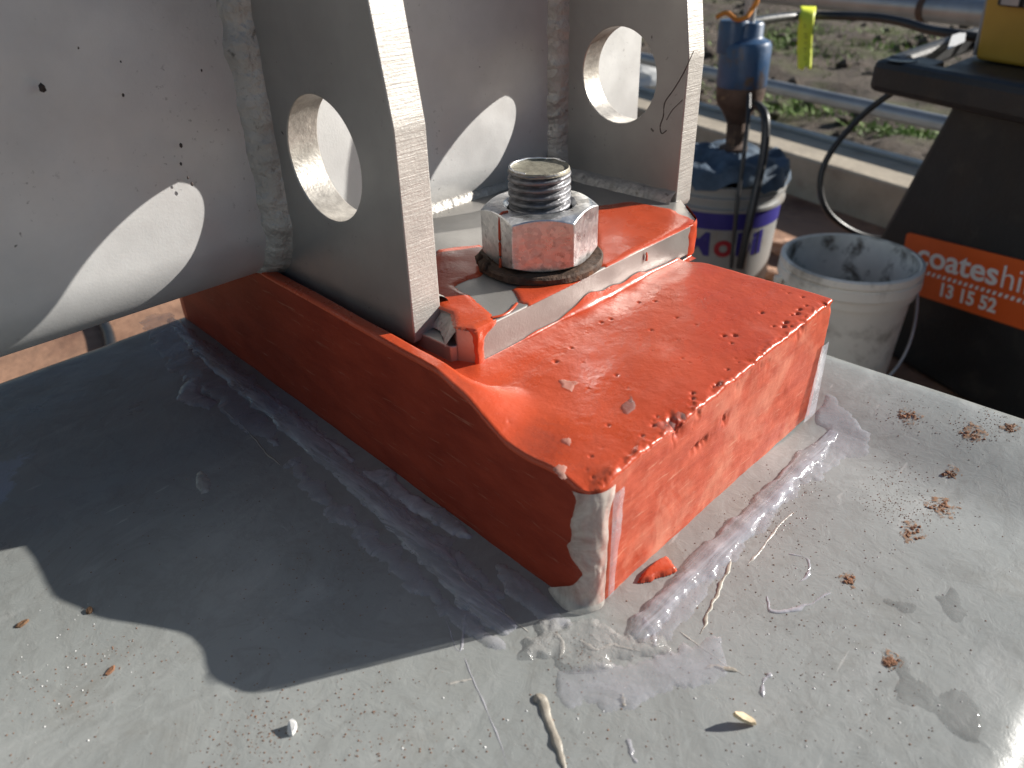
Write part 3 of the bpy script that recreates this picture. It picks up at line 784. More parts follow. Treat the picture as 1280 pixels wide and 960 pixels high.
for px, py, r in ((53, 110, 0.0026), (154, 119, 0.0011), (226, 182, 0.0016), (226, 205, 0.0012), (235, 222, 0.0011), (151, 77, 0.0007), (98, 60, 0.0007), (240, 230, 0.0014), (252, 88, 0.0009)):
    v_ = []; f_ = []; q = ony(px, py, WY); lump(v_, f_, (0, 0, 0), r * 0.6, 1.5, px)
    new_mesh('grime_spot', [(q.x + v[0], q.y + v[1] * 0.25, q.z + v[2]) for v in v_], f_, M['hair'], br)
settle(br, (0.133, 0.2, 0.0738))

# ------------------------------------------------------------------ anchor bolt
BC = (0.1215, 0.1375)
ab = thing('anchor_bolt', 'galvanised threaded stud with a zinc hex nut on a rusty washer', 'bolt')
lathe('washer', [(0.019, 0.0942), (0.0355, 0.0942), (0.0368, 0.0952), (0.0368, 0.0982), (0.0358, 0.0992), (0.019, 0.0992)], (*BC, 0), M['rust'], ab, 64,
      wob=lambda a, z: 0.0006 * nz(math.cos(a) * 3, math.sin(a) * 3, z * 300, 1))
# hex nut with 30 degree chamfers
AF = 0.0582; Rc = AF / math.sqrt(3); z0, z1 = 0.0994, 0.1298; azn = math.radians(-134.5)
vs = []; NA = 144
def hexr(a):
    t = ((a - azn + math.pi / 6) % (math.pi / 3)) - math.pi / 6; return (AF / 2) / math.cos(t)
rows = []
for a_ in range(NA):
    pass
lev = [(0.0, None)]
bmrows = []
rin = 0.0185
def row(fr, z):
    r_ = []
    for k in range(NA):
        a = 2 * math.pi * k / NA + azn + math.pi / 6; r = fr(hexr(a)); zz = z(r, hexr(a)) if callable(z) else z
        r_.append((BC[0] + r * math.cos(a), BC[1] + r * math.sin(a), zz))
    return r_
cham = lambda r, h: z1 - max(0, h - AF / 2 * 0.985) * 0.6
chamb = lambda r, h: z0 + max(0, h - AF / 2 * 0.985) * 0.6
rowsN = [row(lambda h: rin, z0), row(lambda h: AF / 2 * 0.96, z0), row(lambda h: h, chamb), row(lambda h: h, lambda r, h: z0 + 0.008), row(lambda h: h, lambda r, h: z1 - 0.008),
         row(lambda h: h, cham), row(lambda h: AF / 2 * 0.96, z1), row(lambda h: rin + 0.0022, z1), row(lambda h: rin, z1 - 0.0025), row(lambda h: rin, z0 + 0.001)]
for r_ in rowsN: vs += r_
o = new_mesh('hex_nut', vs, grid_faces(NA, len(rowsN), True), M['zinc'], ab); sauto(o, 25); bevel(o, 0.0005, 2, 50)
# red run on the nut
pa = azn - math.radians(52); hr_ = hexr(pa)
tube('resin_drip', [(BC[0] + (hr_ - 0.006) * math.cos(pa), BC[1] + (hr_ - 0.006) * math.sin(pa), z1 + 0.0004), (BC[0] + (hr_ - 0.001) * math.cos(pa), BC[1] + (hr_ - 0.001) * math.sin(pa), z1 - 0.0004),
     (BC[0] + (hr_ + .0002) * math.cos(pa), BC[1] + (hr_ + .0002) * math.sin(pa), z1 - 0.01), (BC[0] + (hr_ + .0003) * math.cos(pa), BC[1] + (hr_ + .0003) * math.sin(pa), z0 + 0.003), (BC[0] + (hr_ + .001) * math.cos(pa), BC[1] + (hr_ + .001) * math.sin(pa), 0.0955)],
     0.0011, M['resin'], ab, flat=0.7, rf=lambda t: 0.8 + 0.9 * max(0, t - 0.7))
for i, (da, rr_) in enumerate(((-70, .0042), (-84, .003), (-62, .0022))):
    a = azn + math.radians(da); r = 0.0345 + 0.001 * i; v_ = []; f_ = []
    lump(v_, f_, (BC[0] + r * math.cos(a), BC[1] + r * math.sin(a), 0.0975 + i * 0.001), rr_, 1.4, i)
    new_mesh('rust_clump', v_, f_, M['rust'], ab)
# threaded stud (single-start helix)
vs = []; n = 72; za, zb = 0.09, 0.1495; NZs = 120; pitch = 0.0042
for j in range(NZs + 1):
    z = za + (zb - za) * j / NZs
    for k in range(n):
        a = 2 * math.pi * k / n
        ph = ((z / pitch - k / n) % 1.0); tri = abs(ph * 2 - 1)
        r = 0.0155 + 0.0024 * min(1, max(0, (tri - 0.12) / 0.62))
        r = min(r, 0.0176 - max(0, z - (zb - 0.0014)) * 0.6) + 0.00012 * nz(a * 3, z * 500, 0, 1)
        vs.append((BC[0] + r * math.cos(a), BC[1] + r * math.sin(a), z))
fs = grid_faces(n, NZs + 1, True)
stud = new_mesh('stud', vs, fs, M['thread'], ab); sauto(stud, 60)
lathe('stud_face', [(0.0001, 0.1492), (0.008, 0.1491), (0.0150, 0.1489), (0.0157, 0.1494), (0.0164, 0.1502), (0.0169, 0.1494), (0.0171, 0.148)], (*BC, 0), M['studtop'], ab, 72,
      wob=lambda a, z: 0.0003 * nz(math.cos(a) * 4, math.sin(a) * 4, 0, 1) if z > 0.1493 else 0)
vs = []; n = 60                                # bright burr left by the cut round the far rim
pts = [Vector((BC[0] + 0.0163 * math.cos(a), BC[1] + 0.0163 * math.sin(a), 0.1502 + 0.0005 * nz(a, 0, 0, 3))) for a in [math.radians(-20 + 215 * k / 40) for k in range(41)]]
tube('burr', pts, 0.0008, M['zinc'], ab, k=1, n=8, rf=lambda t: 0.4 + 0.9 * abs(nz(t * 9, 2, 0, 1.7)) + 0.4 * math.sin(math.pi * t))
settle(ab, (BC[0], BC[1], 0.0942))

# ------------------------------------------------------------------ sealant on the beam
def bead(name, pts, prof_w, prof_h, mat, label, wob=0.25, k=14, crest=0.5, seed=0.0, step=None):
    path = catmull([(p[0], p[1], 0) for p in pts], k); vs = []; m_ = 13
    for i, p in enumerate(path):
        t = (path[min(i + 1, len(path) - 1)] - path[max(i - 1, 0)]).normalized(); s = Vector((t.y, -t.x, 0)); q = i / (len(path) - 1)
        end = min(1, 8 * q, 8 * (1 - q)) ** 0.5 if 0 < q < 1 else 0.0; wv = prof_w * (1 + wob * fbm(p.x, p.y, seed, 40, 3)) * (0.25 + 0.75 * end)
        for j in range(m_):
            u = j / (m_ - 1) * 2 - 1; jag = 0.38 * fbm(p.x, p.y, seed + 5 * (u > 0), 130, 4)
            h = prof_h * max(0, 1 - abs(u) ** 2.2) ** 0.8 * (0.8 + 0.3 * fbm(p.x, p.y, seed + 3, 70, 3)) * end
            x = p.x + s.x * wv * (u * (1 + jag * abs(u))) ; y = p.y + s.y * wv * (u * (1 + jag * abs(u)))
            vs.append((x, y, beam_z(x, y) + h + (0.0003 if abs(u) < 0.99 else -0.0003)))
    o = new_mesh(name, vs, grid_faces(m_, len(path)), mat); tag(o, label, 'sealant'); return o
bead('sealant_bead', [at(*p) for p in ((792, 800), (815, 772), (850, 735), (905, 680), (960, 625), (1010, 572), (1045, 535))], 0.0064, 0.0032, M['bead_x'], 'glossy clear silicone ridge beside the sunlit face of the pad', 0.3, k=24)
bead('sealant_bead', [at(*p) for p in ((212, 398), (262, 445), (330, 502), (400, 562), (470, 625), (540, 692), (590, 745), (640, 790))], 0.0075, 0.003, M['bead_y'], 'dull clear silicone ridge in shadow beside the long pad face', 0.2, seed=4, k=20)
flat = lambda x, y: beam_z(x, y) + 0.0002
o = film_patch('sealant_smear', pxpoly([(655, 800), (680, 782), (715, 770), (745, 775), (770, 790), (800, 800), (825, 790), (830, 815), (800, 828), (765, 826), (740, 838), (715, 832), (690, 822), (665, 818)]), flat, 0.0024, M['smear'], None, 0.001, 0.007, 5, 0.005)
tag(o, 'lumpy milky silicone smear at the foot of the pad corner', 'sealant')
o = film_patch('sealant_smear', pxpoly([(700, 838), (770, 830), (830, 822), (890, 800), (925, 838), (890, 850), (850, 862), (800, 880), (740, 885), (690, 872)]), flat, 0.0007, M['silicone'], None, 0.0012, 0.005, 6, 0.004)
tag(o, 'thin brushed silicone film spread in front of the pad corner', 'sealant')
o = film_patch('sealant_smear', pxpoly([(1020, 520), (1035, 500), (1055, 515), (1090, 545), (1082, 560), (1050, 570), (1030, 590), (1000, 610), (960, 655), (940, 660), (985, 600), (1040, 545)]), flat, 0.0011, M['silicone'], None, 0.0013, 0.004, 7, 0.004)
tag(o, 'translucent silicone film spread at the far end of the ridge', 'sealant')
o = film_patch('sealant_smear', pxpoly([(850, 735), (880, 705), (930, 660), (985, 600), (1000, 610), (950, 665), (905, 715), (870, 760), (835, 800), (815, 800)]), flat, 0.0006, M['silicone'], None, 0.0013, 0.004, 17, 0.003)
tag(o, 'thin silicone skirt feathered outside the sunlit ridge', 'sealant')
o = film_patch('sealant_smear', pxpoly([(178, 398), (212, 390), (226, 410), (252, 445), (300, 490), (330, 520), (350, 560), (310, 540), (270, 500), (235, 480), (200, 445)]), flat, 0.0012, M['silicone'], None, 0.0014, 0.005, 8, 0.004)
tag(o, 'crumpled silicone film at the shaded far end of the pad', 'sealant')
o = film_patch('sealant_smear', pxpoly([(218, 497), (232, 478), (248, 470), (252, 492), (272, 502), (262, 512), (240, 508)]), flat, 0.0014, M['silicone_bead'], None, 0.0012, 0.002, 9, 0.004)
tag(o, 'small torn silicone smear lying on the shaded beam', 'sealant')
o = film_patch('sealant_blob', pxpoly([(246, 592), (254, 588), (262, 602), (262, 614), (252, 618), (246, 608)]), flat, 0.002, M['silicone_thick'], None, 0.0009, 0.001, 10, 0.005)
tag(o, 'drop-shaped milky silicone blob alone on the shaded beam', 'sealant')
o = film_patch('sealant_smear', pxpoly([(455, 590), (480, 585), (520, 620), (560, 640), (590, 672), (560, 668), (520, 640), (485, 615)]), lambda x, y: flat(x, y) + 0.0002, 0.002, M['silicone_bead'], None, 0.001, 0.003, 11, 0.004)
tag(o, 'pale silicone lumps along the foot of the shaded pad face', 'sealant')
o = film_patch('sealant_smear', pxpoly([(335, 495), (352, 500), (400, 540), (430, 560), (440, 575), (405, 556), (370, 530)]), lambda x, y: flat(x, y) + 0.0002, 0.0018, M['silicone_bead'], None, 0.001, 0.003, 12, 0.004)
tag(o, 'whitish silicone lumps near the far foot of the shaded pad face', 'sealant')
o = film_patch('sealant_smear', pxpoly([(620, 705), (650, 715), (690, 760), (715, 780), (690, 790), (650, 755), (630, 740)]), flat, 0.0016, M['silicone'], None, 0.001, 0.003, 13, 0.004)
tag(o, 'smooth silicone film filling the shaded side of the pad corner', 'sealant')

# torn skirt of film along the outer side of the shaded ridge
o = film_patch('sealant_smear', pxpoly([(352, 575), (372, 572), (430, 628), (490, 682), (548, 735), (600, 782), (640, 812), (615, 812), (560, 772), (505, 730), (450, 675), (395, 625)]), flat, 0.0009, M['silicone'], None, 0.0013, 0.006, 31, 0.003)
tag(o, 'ragged silicone skirt outside the shaded ridge near the corner', 'sealant')
o = film_patch('sealant_smear', pxpoly([(245, 430), (262, 425), (330, 485), (395, 535), (470, 598), (540, 660), (600, 712), (640, 752), (618, 748), (560, 700), (500, 645), (430, 585), (350, 522), (290, 470)]), flat, 0.0008, M['silicone'], None, 0.0013, 0.006, 32, 0.003)
tag(o, 'thin silicone film between the shaded ridge and the pad', 'sealant')
# strands and crusts of dried sealant
def strand(pts, r, label, mat='strand', flat_=0.4, rf=None, even=False):
    P_ = catmull([at(x, y) for x, y in pts], 7)
    for i, p in enumerate(P_):
        p.x += (0.3 if even else 1.3) * r * fbm(p.x, p.y, 3, 150, 3); p.y += (0.3 if even else 1.3) * r * fbm(p.x, p.y, 8, 150, 3); p.z = beam_z(p.x, p.y) + r * flat_ * (0.35 + 0.6 * nz(p.x, p.y, 5, 200))
    sd_ = pts[0][0] * 0.37
    o = tube('sealant_strand', P_, r, M[mat], k=1, flat=flat_, rf=lambda t: (rf(t) if rf else 1.0) * max(0.12, (0.85 + (0.25 if even else 1.1) * fbm(t * 4, sd_, 0, 1.6, 3)) * min(1.0, 0.3 + 5 * t, 0.3 + 5 * (1 - t)))); tag(o, label, 'sealant strand'); return o
strand([(668, 878), (676, 874), (684, 895), (692, 918), (700, 940), (706, 962)], 0.0021, 'thick beige dried sealant strand at the bottom edge of the picture', rf=lambda t: 1.25 - 0.5 * t, even=True)
strand([(913, 700), (906, 722), (895, 745), (885, 768), (876, 792)], 0.0009, 'dark curved sealant strand pointing away from the glossy ridge')
strand([(985, 692), (1008, 698), (1012, 715), (1000, 727)], 0.0006, 'thin hooked sealant thread on the sunlit grey paint', 'silicone_bead')
strand([(960, 745), (962, 762), (985, 764), (1012, 754), (1036, 740)], 0.0009, 'white wrinkled sealant strand ending near a brown clod', 'silicone_bead')
strand([(876, 838), (895, 833), (918, 840)], 0.0011, 'short raised sealant ridge in front of the smear', 'strand')
strand([(962, 842), (955, 852), (953, 872)], 0.0008, 'tiny upright white sealant scrap right of the smear', 'silicone_bead')
strand([(783, 922), (788, 935), (797, 952)], 0.0009, 'small bent sealant sliver at the bottom beside the thick strand', 'silicone_bead')
strand([(780, 882), (778, 870), (775, 866)], 0.0008, 'short pale sealant stub above the thin film', 'strand')
strand([(580, 822), (592, 850), (605, 880), (620, 915), (634, 955)], 0.0003, 'hair-thin straight sealant line crossing the shadow edge', 'silicone_bead')
strand([(272, 506), (300, 530), (318, 548), (335, 568), (352, 582)], 0.0006, 'fine tan sealant thread along the shaded ridge', 'strand')
strand([(555, 762), (566, 800), (577, 812), (583, 768), (605, 780)], 0.0005, 'looped sealant thread lying in the shadow near the corner', 'silicone_bead')
strand([(806, 770), (815, 790), (820, 808)], 0.0013, 'bright white crease of sealant below the end of the ridge', 'silicone_bead')
strand([(560, 856), (575, 852), (590, 849)], 0.0006, 'tiny dark-tipped sealant sliver just outside the shadow', 'silicone_thick')

strand([(232, 418), (262, 444), (300, 478), (345, 512)], 0.0006, 'white thread along the crest of the shaded ridge, far end', 'silicone_thick')
strand([(440, 590), (470, 618), (505, 655), (535, 684)], 0.0005, 'white thread along the crest of the shaded ridge, middle', 'silicone_thick')
strand([(560, 700), (590, 735), (625, 762), (660, 790)], 0.0006, 'white thread along the crest of the shaded ridge, near end', 'silicone_thick')
strand([(725, 800), (745, 812), (770, 806), (800, 815)], 0.0007, 'pale string lying across the lumpy corner smear', 'silicone_thick')
strand([(690, 790), (705, 805), (700, 822)], 0.0008, 'pale curl of sealant on the lumpy corner smear', 'silicone_thick')
strand([(850, 790), (880, 812), (905, 830), (930, 845)], 0.0004, 'fine pale string right of the lumpy corner smear', 'silicone_thick')
strand([(990, 640), (970, 662), (950, 690), (935, 705)], 0.0005, 'row of pale sealant crumbs outside the glossy ridge', 'silicone_thick')
# ------------------------------------------------------------------ debris
def chip(name, px, py, lx, ly, h, ang, mat, label, cat, seed=0, tilt=0.0):
    c = at(px, py); n = 9; ring = []
    for k in range(n):
        a = 2 * math.pi * k / n; q = 0.75 + 0.5 * abs(nz(k * 1.7, seed * 3.3, 0, 1.3))
        x, y = lx * math.cos(a) * q, ly * math.sin(a) * q
        ring.append((c.x + x * math.cos(ang) - y * math.sin(ang), c.y + x * math.sin(ang) + y * math.cos(ang), x))
    zb = beam_z(c.x, c.y)
    lo = [(x, y, zb + max(0, tilt * (s + lx))) for x, y, s in ring]; hi = [(x * 0.86 + c.x * 0.14, y * 0.86 + c.y * 0.14, zb + max(0, tilt * (s + lx)) + h * (0.7 + 0.5 * nz(x, y, seed, 300))) for x, y, s in ring]
    o = loft(name, [lo, hi], M[mat]); tag(o, label, cat); return o
o = film_patch('resin_flake', pxpoly([(797, 729), (805, 716), (820, 704), (833, 697), (838, 708), (846, 715), (832, 721), (812, 728)]), lambda x, y: beam_z(x, y) + 0.0006, 0.0024, M['resin'], None, 0.0007, 0.0012, 40, 0.0012); tag(o, 'broken red resin flake lying by the glossy sealant ridge', 'flake')
chip('wood_splinter', 930, 903, 0.0062, 0.0018, 0.0022, 2.1, 'wood', 'pale wood splinter standing on the grey paint, casting a shadow', 'splinter', 3, 0.35)
chip('paint_flake', 366, 913, 0.0035, 0.0022, 0.0028, 0.8, 'white', 'small white flake at the bottom left in sunlight', 'flake', 4, 0.2)
chip('bark_chip', 28, 780, 0.0036, 0.0018, 0.0012, 0.2, 'bark', 'dark brown bark chip at the left edge in sunlight', 'chip', 5)
chip('bark_chip', 112, 764, 0.0024, 0.0018, 0.0018, 1.0, 'bark', 'tiny orange-brown crumb just below the shadow edge', 'chip', 6)
chip('mortar_crumb', 138, 838, 0.0030, 0.0014, 0.0010, 0.5, 'clod', 'flat tan crumb on the sunlit lower left paint', 'crumb', 16)
for i, (px, py, lx, ly, lab) in enumerate(((1178, 627, .006, .0028, 'crescent of red-brown soil in the bluish reflection'), (1142, 664, .0055, .003, 'red-brown soil clod nearest the middle of the right side'),
        (1214, 550, .0055, .003, 'dark soil clod beside the rounded right edge'), (1134, 526, .005, .0026, 'soil crumbs closest to the far end of the sealant'),
        (1063, 726, .0034, .002, 'single dark brown soil spot near the white wrinkled strand'), (1113, 829, .003, .002, 'brown clod at the upper corner of the big puddle'),
        (1189, 590, .0035, .0022, 'small dark crumb in the middle of the bluish reflection'), (1258, 545, .004, .0022, 'tan soil crumb at the right border on the lip'))):
    c = at(px, py); v_ = []; f_ = []
    for k in range(26):
        q = random.gauss(0, 0.5), random.gauss(0, 0.5); x = c.x + q[0] * lx; y = c.y + q[1] * lx * 0.8
        lump(v_, f_, (x, y, beam_z(x, y) + 0.0003), random.uniform(0.0003, 0.0009) * (1.5 if k < 4 else 1), 0.5, k * 1.3 + i)
    o = new_mesh('soil_clod', v_, f_, M['clod'], smooth=False); tag(o, lab, 'soil clod', 'soil clods on the beam')
    film_patch('dust_smear', [(c.x + lx * 1.5 * math.cos(q) + 0.25 * lx * math.sin(3 * q), c.y + lx * 1.1 * math.sin(q)) for q in [k * math.pi / 6 for k in range(12)]], flat, 0.00025, M['dust'], o, 0.0009, 0.006, 50 + i, 0.002)
v_ = []; f_ = []
def spray(px, py, n, sp, rmin=0.00012, rmax=0.0005):
    c = at(px, py)
    for _ in range(n):
        x = c.x + random.gauss(0, sp); y = c.y + random.gauss(0, sp)
        if -0.005 < x < 0.226 and y > -0.004: continue
        if x > 0.285 or y < -0.14: continue
        m_ = len(v_); r = random.uniform(rmin, rmax) * random.choice((1, 1, 0.6)); z = beam_z(x, y); a = random.uniform(0, 6)
        for k in range(4): v_.append((x + r * math.cos(a + k * 1.57) * random.uniform(.6, 1.2), y + r * math.sin(a + k * 1.57), z + 0.00005))
        v_.append((x, y, z + r * 0.8))
        for k in range(4): f_.append((m_ + k, m_ + (k + 1) % 4, m_ + 4))
for px, py, n, sp in ((1120, 590, 170, .010), (1100, 625, 160, .008), (1140, 640, 150, .008), (1130, 525, 130, .009), (1210, 550, 150, .009), (1245, 540, 150, .008), (1170, 628, 120, .009),
                      (300, 930, 260, .014), (345, 905, 90, .008), (120, 840, 170, .014), (440, 905, 170, .014), (520, 945, 110, .012), (60, 900, 90, .02), (480, 900, 60, .02),
                      (980, 680, 160, .02), (900, 740, 120, .02), (1000, 820, 160, .03), (1100, 780, 110, .03), (850, 900, 110, .025), (1150, 930, 90, .03), (700, 930, 90, .02),
                      (420, 700, 110, .02), (350, 760, 90, .02), (300, 620, 90, .03), (130, 700, 60, .03), (720, 815, 120, .008), (960, 640, 110, .008), (1000, 600, 90, .008)):
    spray(px, py, n, sp)
o = new_mesh('grit', v_, f_, M['clod'], smooth=False); tag(o, 'fine red-brown grit scattered over the grey paint', 'grit', kind='stuff')
v_ = []; f_ = []
for px, py, n, sp in ((960, 640, 70, .008), (1000, 600, 50, .006), (1050, 690, 60, .03), (950, 830, 50, .03), (650, 900, 40, .03), (60, 830, 50, .02), (1100, 870, 40, .03)): spray(px, py, n, sp, .0002, .0006)
o = new_mesh('pale_grit', v_, f_, M['white'], smooth=False); tag(o, 'fine whitish crumbs of sealant scattered over the paint', 'grit', kind='stuff')

def puddle(pts, label, seed):
    o = film_patch('puddle', pxpoly(pts), flat, 0.0007, M['water'], None, 0.0011, 0.003, seed, 0.0016); tag(o, label, 'puddle', 'water puddles on the beam')
puddle([(1113, 830), (1130, 822), (1150, 850), (1172, 870), (1195, 860), (1215, 875), (1230, 912), (1222, 924), (1205, 920), (1175, 895), (1150, 885), (1122, 872)], 'largest irregular water puddle near the bottom right', 20)
puddle([(1170, 745), (1190, 738), (1205, 755), (1208, 770), (1195, 775), (1178, 765)], 'small water puddle above the largest one', 21)
puddle([(1098, 748), (1112, 745), (1128, 752), (1140, 758), (1130, 763), (1112, 758)], 'narrow water puddle left of the other small one', 22)

# ------------------------------------------------------------------ white bucket
bc = along(1065, 320, 1.45); rimz = bc.z; bc = Vector((bc.x, bc.y, 0))
H = rimz - FLOOR; R1, R0 = 0.112, 0.094
bk = thing('bucket', 'grubby empty white plastic bucket with wire handle by the black stand', 'bucket')
lathe('body', [(0.001, FLOOR + 0.003), (R0 - 0.01, FLOOR + 0.003), (R0, FLOOR + 0.012), (R1 - 0.006, rimz - 0.045), (R1 - 0.005, rimz - 0.012)], (*bc[:2], 0), M['bucket'], bk, 64)
lathe('inside', [(0.001, FLOOR + 0.012), (R0 - 0.012, FLOOR + 0.012), (R1 - 0.0075, rimz - 0.002)], (*bc[:2], 0), M['bucket_in'], bk, 64)
lathe('rim', [(R1 - 0.0072, rimz - 0.004), (R1 - 0.003, rimz), (R1 + 0.003, rimz - 0.002), (R1 + 0.004, rimz - 0.012), (R1 + 0.001, rimz - 0.016), (R1 + 0.004, rimz - 0.018), (R1 + 0.005, rimz - 0.034), (R1 - 0.001, rimz - 0.038), (R1 - 0.001, rimz - 0.052), (R1 - 0.006, rimz - 0.054)], (*bc[:2], 0), M['bucket'], bk, 64)
rt = RIGHT.copy(); rt.z = 0; rt.normalize(); tw = -Vector((FWD.x, FWD.y, 0)).normalized()
hp = []
for k in range(17):
    a = math.pi * k / 16; hp.append(bc + rt * (math.cos(a) * (R1 + 0.007)) + Vector((0, 0, rimz - 0.04 - 0.15 * math.sin(a))) + tw * (0.125 * math.sin(a)))
tube('handle', hp, 0.0026, M['wire'], bk, k=3, n=8)
for s in (-1, 1):
    c = bc + rt * s * (R1 + 0.003)
    tube('handle_ear', [c + Vector((0, 0, rimz - 0.04)), c + rt * s * 0.010 + Vector((0, 0, rimz - 0.04))], 0.008, M['bucket'], bk, k=1, n=12)
settle(bk, (bc.x, bc.y, FLOOR))

# ------------------------------------------------------------------ grease pail with pump
pc3 = along(905, 212, 1.80); pc = Vector((pc3.x, pc3.y, 0)); prz = pc3.z; PR = 0.132
pl = thing('pail', 'pale grey lubricant pail with navy band standing near the kerb', 'pail')
lathe('body', [(0.001, FLOOR + 0.003), (PR * 0.86, FLOOR + 0.003), (PR * 0.88, FLOOR + 0.012), (PR * 0.97, prz - 0.05), (PR * 0.975, prz)], (*pc[:2], 0), M['pail'], pl, 64)
for dz in (0.0, -0.022, -0.045):
    lathe('rim_ring', [(PR * 0.97, prz + dz - 0.010), (PR + 0.002, prz + dz - 0.009), (PR + 0.003, prz + dz - 0.002), (PR * 0.97, prz + dz)], (*pc[:2], 0), M['pail'], pl, 64)
def prad(z): return PR * (0.88 + 0.09 * (z - FLOOR - 0.012) / (prz - 0.05 - FLOOR - 0.012))
zb0 = prz - 0.092
lathe('band', [(prad(zb0) - 0.0005, zb0), (prad(zb0) + 0.001, zb0), (prad(zb0 + 0.04) + 0.001, zb0 + 0.04), (prad(zb0 + 0.04) - 0.0005, zb0 + 0.04)], (*pc[:2], 0), M['navy'], pl, 64)
to_cam = math.atan2(CP.y - pc.y, CP.x - pc.x)
zt0 = zb0 - 0.058
def warp_at(a_off):
    def f(x, y, z):
        zz = zt0 + y; r = prad(zz) + 0.0012 + z; a = to_cam + a_off + x / r
        return Vector((pc.x + r * math.cos(a), pc.y + r * math.sin(a), zz))
    return f
text_mesh('lettering', 'M', 0.072, M['navy'], pl, (None,) * 4, 0.0022, 0.0004, warp_at(-0.52))
text_mesh('lettering', 'o', 0.072, M['redprint'], pl, (None,) * 4, 0.0022, 0.0004, warp_at(-0.02))
text_mesh('lettering', 'bil', 0.072, M['navy'], pl, (None,) * 4, 0.0022, 0.0004, warp_at(0.34))
hp = []
for k in range(13):
    a = math.pi * k / 12; hp.append(pc + rt * (math.cos(a) * (PR + 0.006)) + Vector((0, 0, prz - 0.03 - 0.10 * math.sin(a))) + tw * (-0.10 * math.sin(a)))
tube('handle', hp, 0.0022, M['wire'], pl, k=3, n=8)
for s in (-1, 1):
    c = pc + rt * s * PR + Vector((0, 0, prz - 0.03)); tube('handle_ear', [c, c + rt * s * 0.012], 0.009, M['white'], pl, k=1, n=12)
settle(pl, (pc.x, pc.y, FLOOR))
# blue rag stuffed over the pail
vs = []; nA, nR = 60, 14
for j in range(nR + 1):
    t = j / nR
    for i in range(nA):
        a = 2 * math.pi * i / nA; r = PR * 1.06 * t * (1 + 0.06 * nz(math.cos(a), math.sin(a), 0, 2.2)); f_ = fbm(math.cos(a) * t, math.sin(a) * t, 2, 2.6, 4)
        z = prz + 0.04 * (1 - 0.5 * t ** 3) + 0.022 * f_ - (0.03 * ssm(0.93, 1.0, t) * (1 + 0.6 * nz(math.cos(a), math.sin(a), 5, 4)))
        vs.append((pc.x + r * math.cos(a), pc.y + r * math.sin(a), z))
o = new_mesh('rag', vs, grid_faces(nA, nR + 1, True), M['bluecloth']); tag(o, 'crumpled blue rag spread over the mouth of the pail', 'rag')
# pump
pp3 = along(918, 175, 1.80); PX = (pp3.x, pp3.y, 0); pz = prz + 0.03
def pyz(y): return along(918, y, 1.80).z
pm = thing('grease_pump', 'blue enamelled pump head with rusty lower housing above the pail', 'pump')
u0 = pyz(150); u1 = pyz(104); u2 = pyz(48); u3 = pyz(24); u4 = pyz(-20)
lathe('stem', [(0.02, prz - 0.1), (0.02, pz), (0.03, pz + 0.006), (0.03, pz + 0.016), (0.018, pz + 0.022), (0.02, u0 - 0.002)], PX, M['rustpaint'], pm, 32)
lathe('lower_housing', [(0.012, u0 - 0.006), (0.022, u0), (0.03, u0 + 0.018), (0.044, u0 + 0.034), (0.049, u0 + 0.045), (0.05, u1)], PX, M['rustpaint'], pm, 40, wob=lambda a, z: 0.003 * nz(math.cos(a), math.sin(a), z * 30, 1.5))
lathe('cylinder', [(0.05, u1), (0.051, u1 + 0.003), (0.051, u2 - 0.008), (0.047, u2), (0.034, u2 + 0.006), (0.031, u2 + 0.010), (0.031, u3 - 0.004), (0.028, u3), (0.001, u3 + 0.001)], PX, M['bluepaint'], pm, 40)
lathe('side_cap', [(0.03, u2 - 0.02), (0.031, u3 - 0.003), (0.028, u3 + 0.004), (0.001, u3 + 0.005)], (PX[0] - rt.x * 0.028, PX[1] - rt.y * 0.028, 0), M['bluepaint'], pm, 32)
lathe('ram', [(0.012, u3), (0.012, u4)], PX, M['galv'], pm, 24, cap1=True)
settle(pm, (pp3.x, pp3.y, prz + 0.03))
tw3 = tw * 0.07
o = tube('orange_cord', [along(895, 22, 1.72), along(908, 16, 1.72), along(920, 24, 1.71), along(932, 22, 1.71), along(940, 12, 1.72), along(946, 2, 1.72), along(950, -12, 1.73)], 0.0045, M['orangerope']); tag(o, 'frayed orange cord draped over the top of the blue pump', 'cord')
o = tube('drain_hose', [along(938, 130, 1.74), along(950, 134, 1.7), along(957, 150, 1.67), along(955, 190, 1.66), along(947, 230, 1.65), along(938, 270, 1.65), along(932, 300, 1.66), along(925, 335, 1.68)], 0.0085, M['rubber'], n=12); tag(o, 'thick black hose hanging from pump past the pail', 'hose')
o = tube('thin_cable', [along(936, 118, 1.72), along(935, 150, 1.68), along(929, 200, 1.66), along(922, 250, 1.65), along(918, 290, 1.66), along(914, 335, 1.68)], 0.0045, M['rubber'], n=10); tag(o, 'thin straight black cable left of the thick pump hose', 'cable')
o = tube('air_hose', [along(930, 30, 1.85), along(960, 24, 2.0), along(1000, 20, 2.15), along(1050, 20, 2.15), (along(1095, 22, 2.1)), along(1130, 28, 2.05), along(1160, 37, 2.0), along(1190, 42, 1.95), along(1230, 48, 1.95)], 0.0095, M['rubber'], n=12)
tag(o, 'black air hose stretched in front of the upper rail', 'hose')
o = tube('looped_cable', [along(1190, 88, 1.75), along(1140, 103, 1.75), along(1095, 130, 1.75), along(1058, 165, 1.74), along(1033, 200, 1.73), along(1025, 232, 1.73), along(1033, 262, 1.74), along(1055, 283, 1.77), along(1085, 296, 1.8), along(1120, 300, 1.82)], 0.0062, M['rubber'], n=12)
tag(o, 'black cable looping out from under the tray', 'cable')
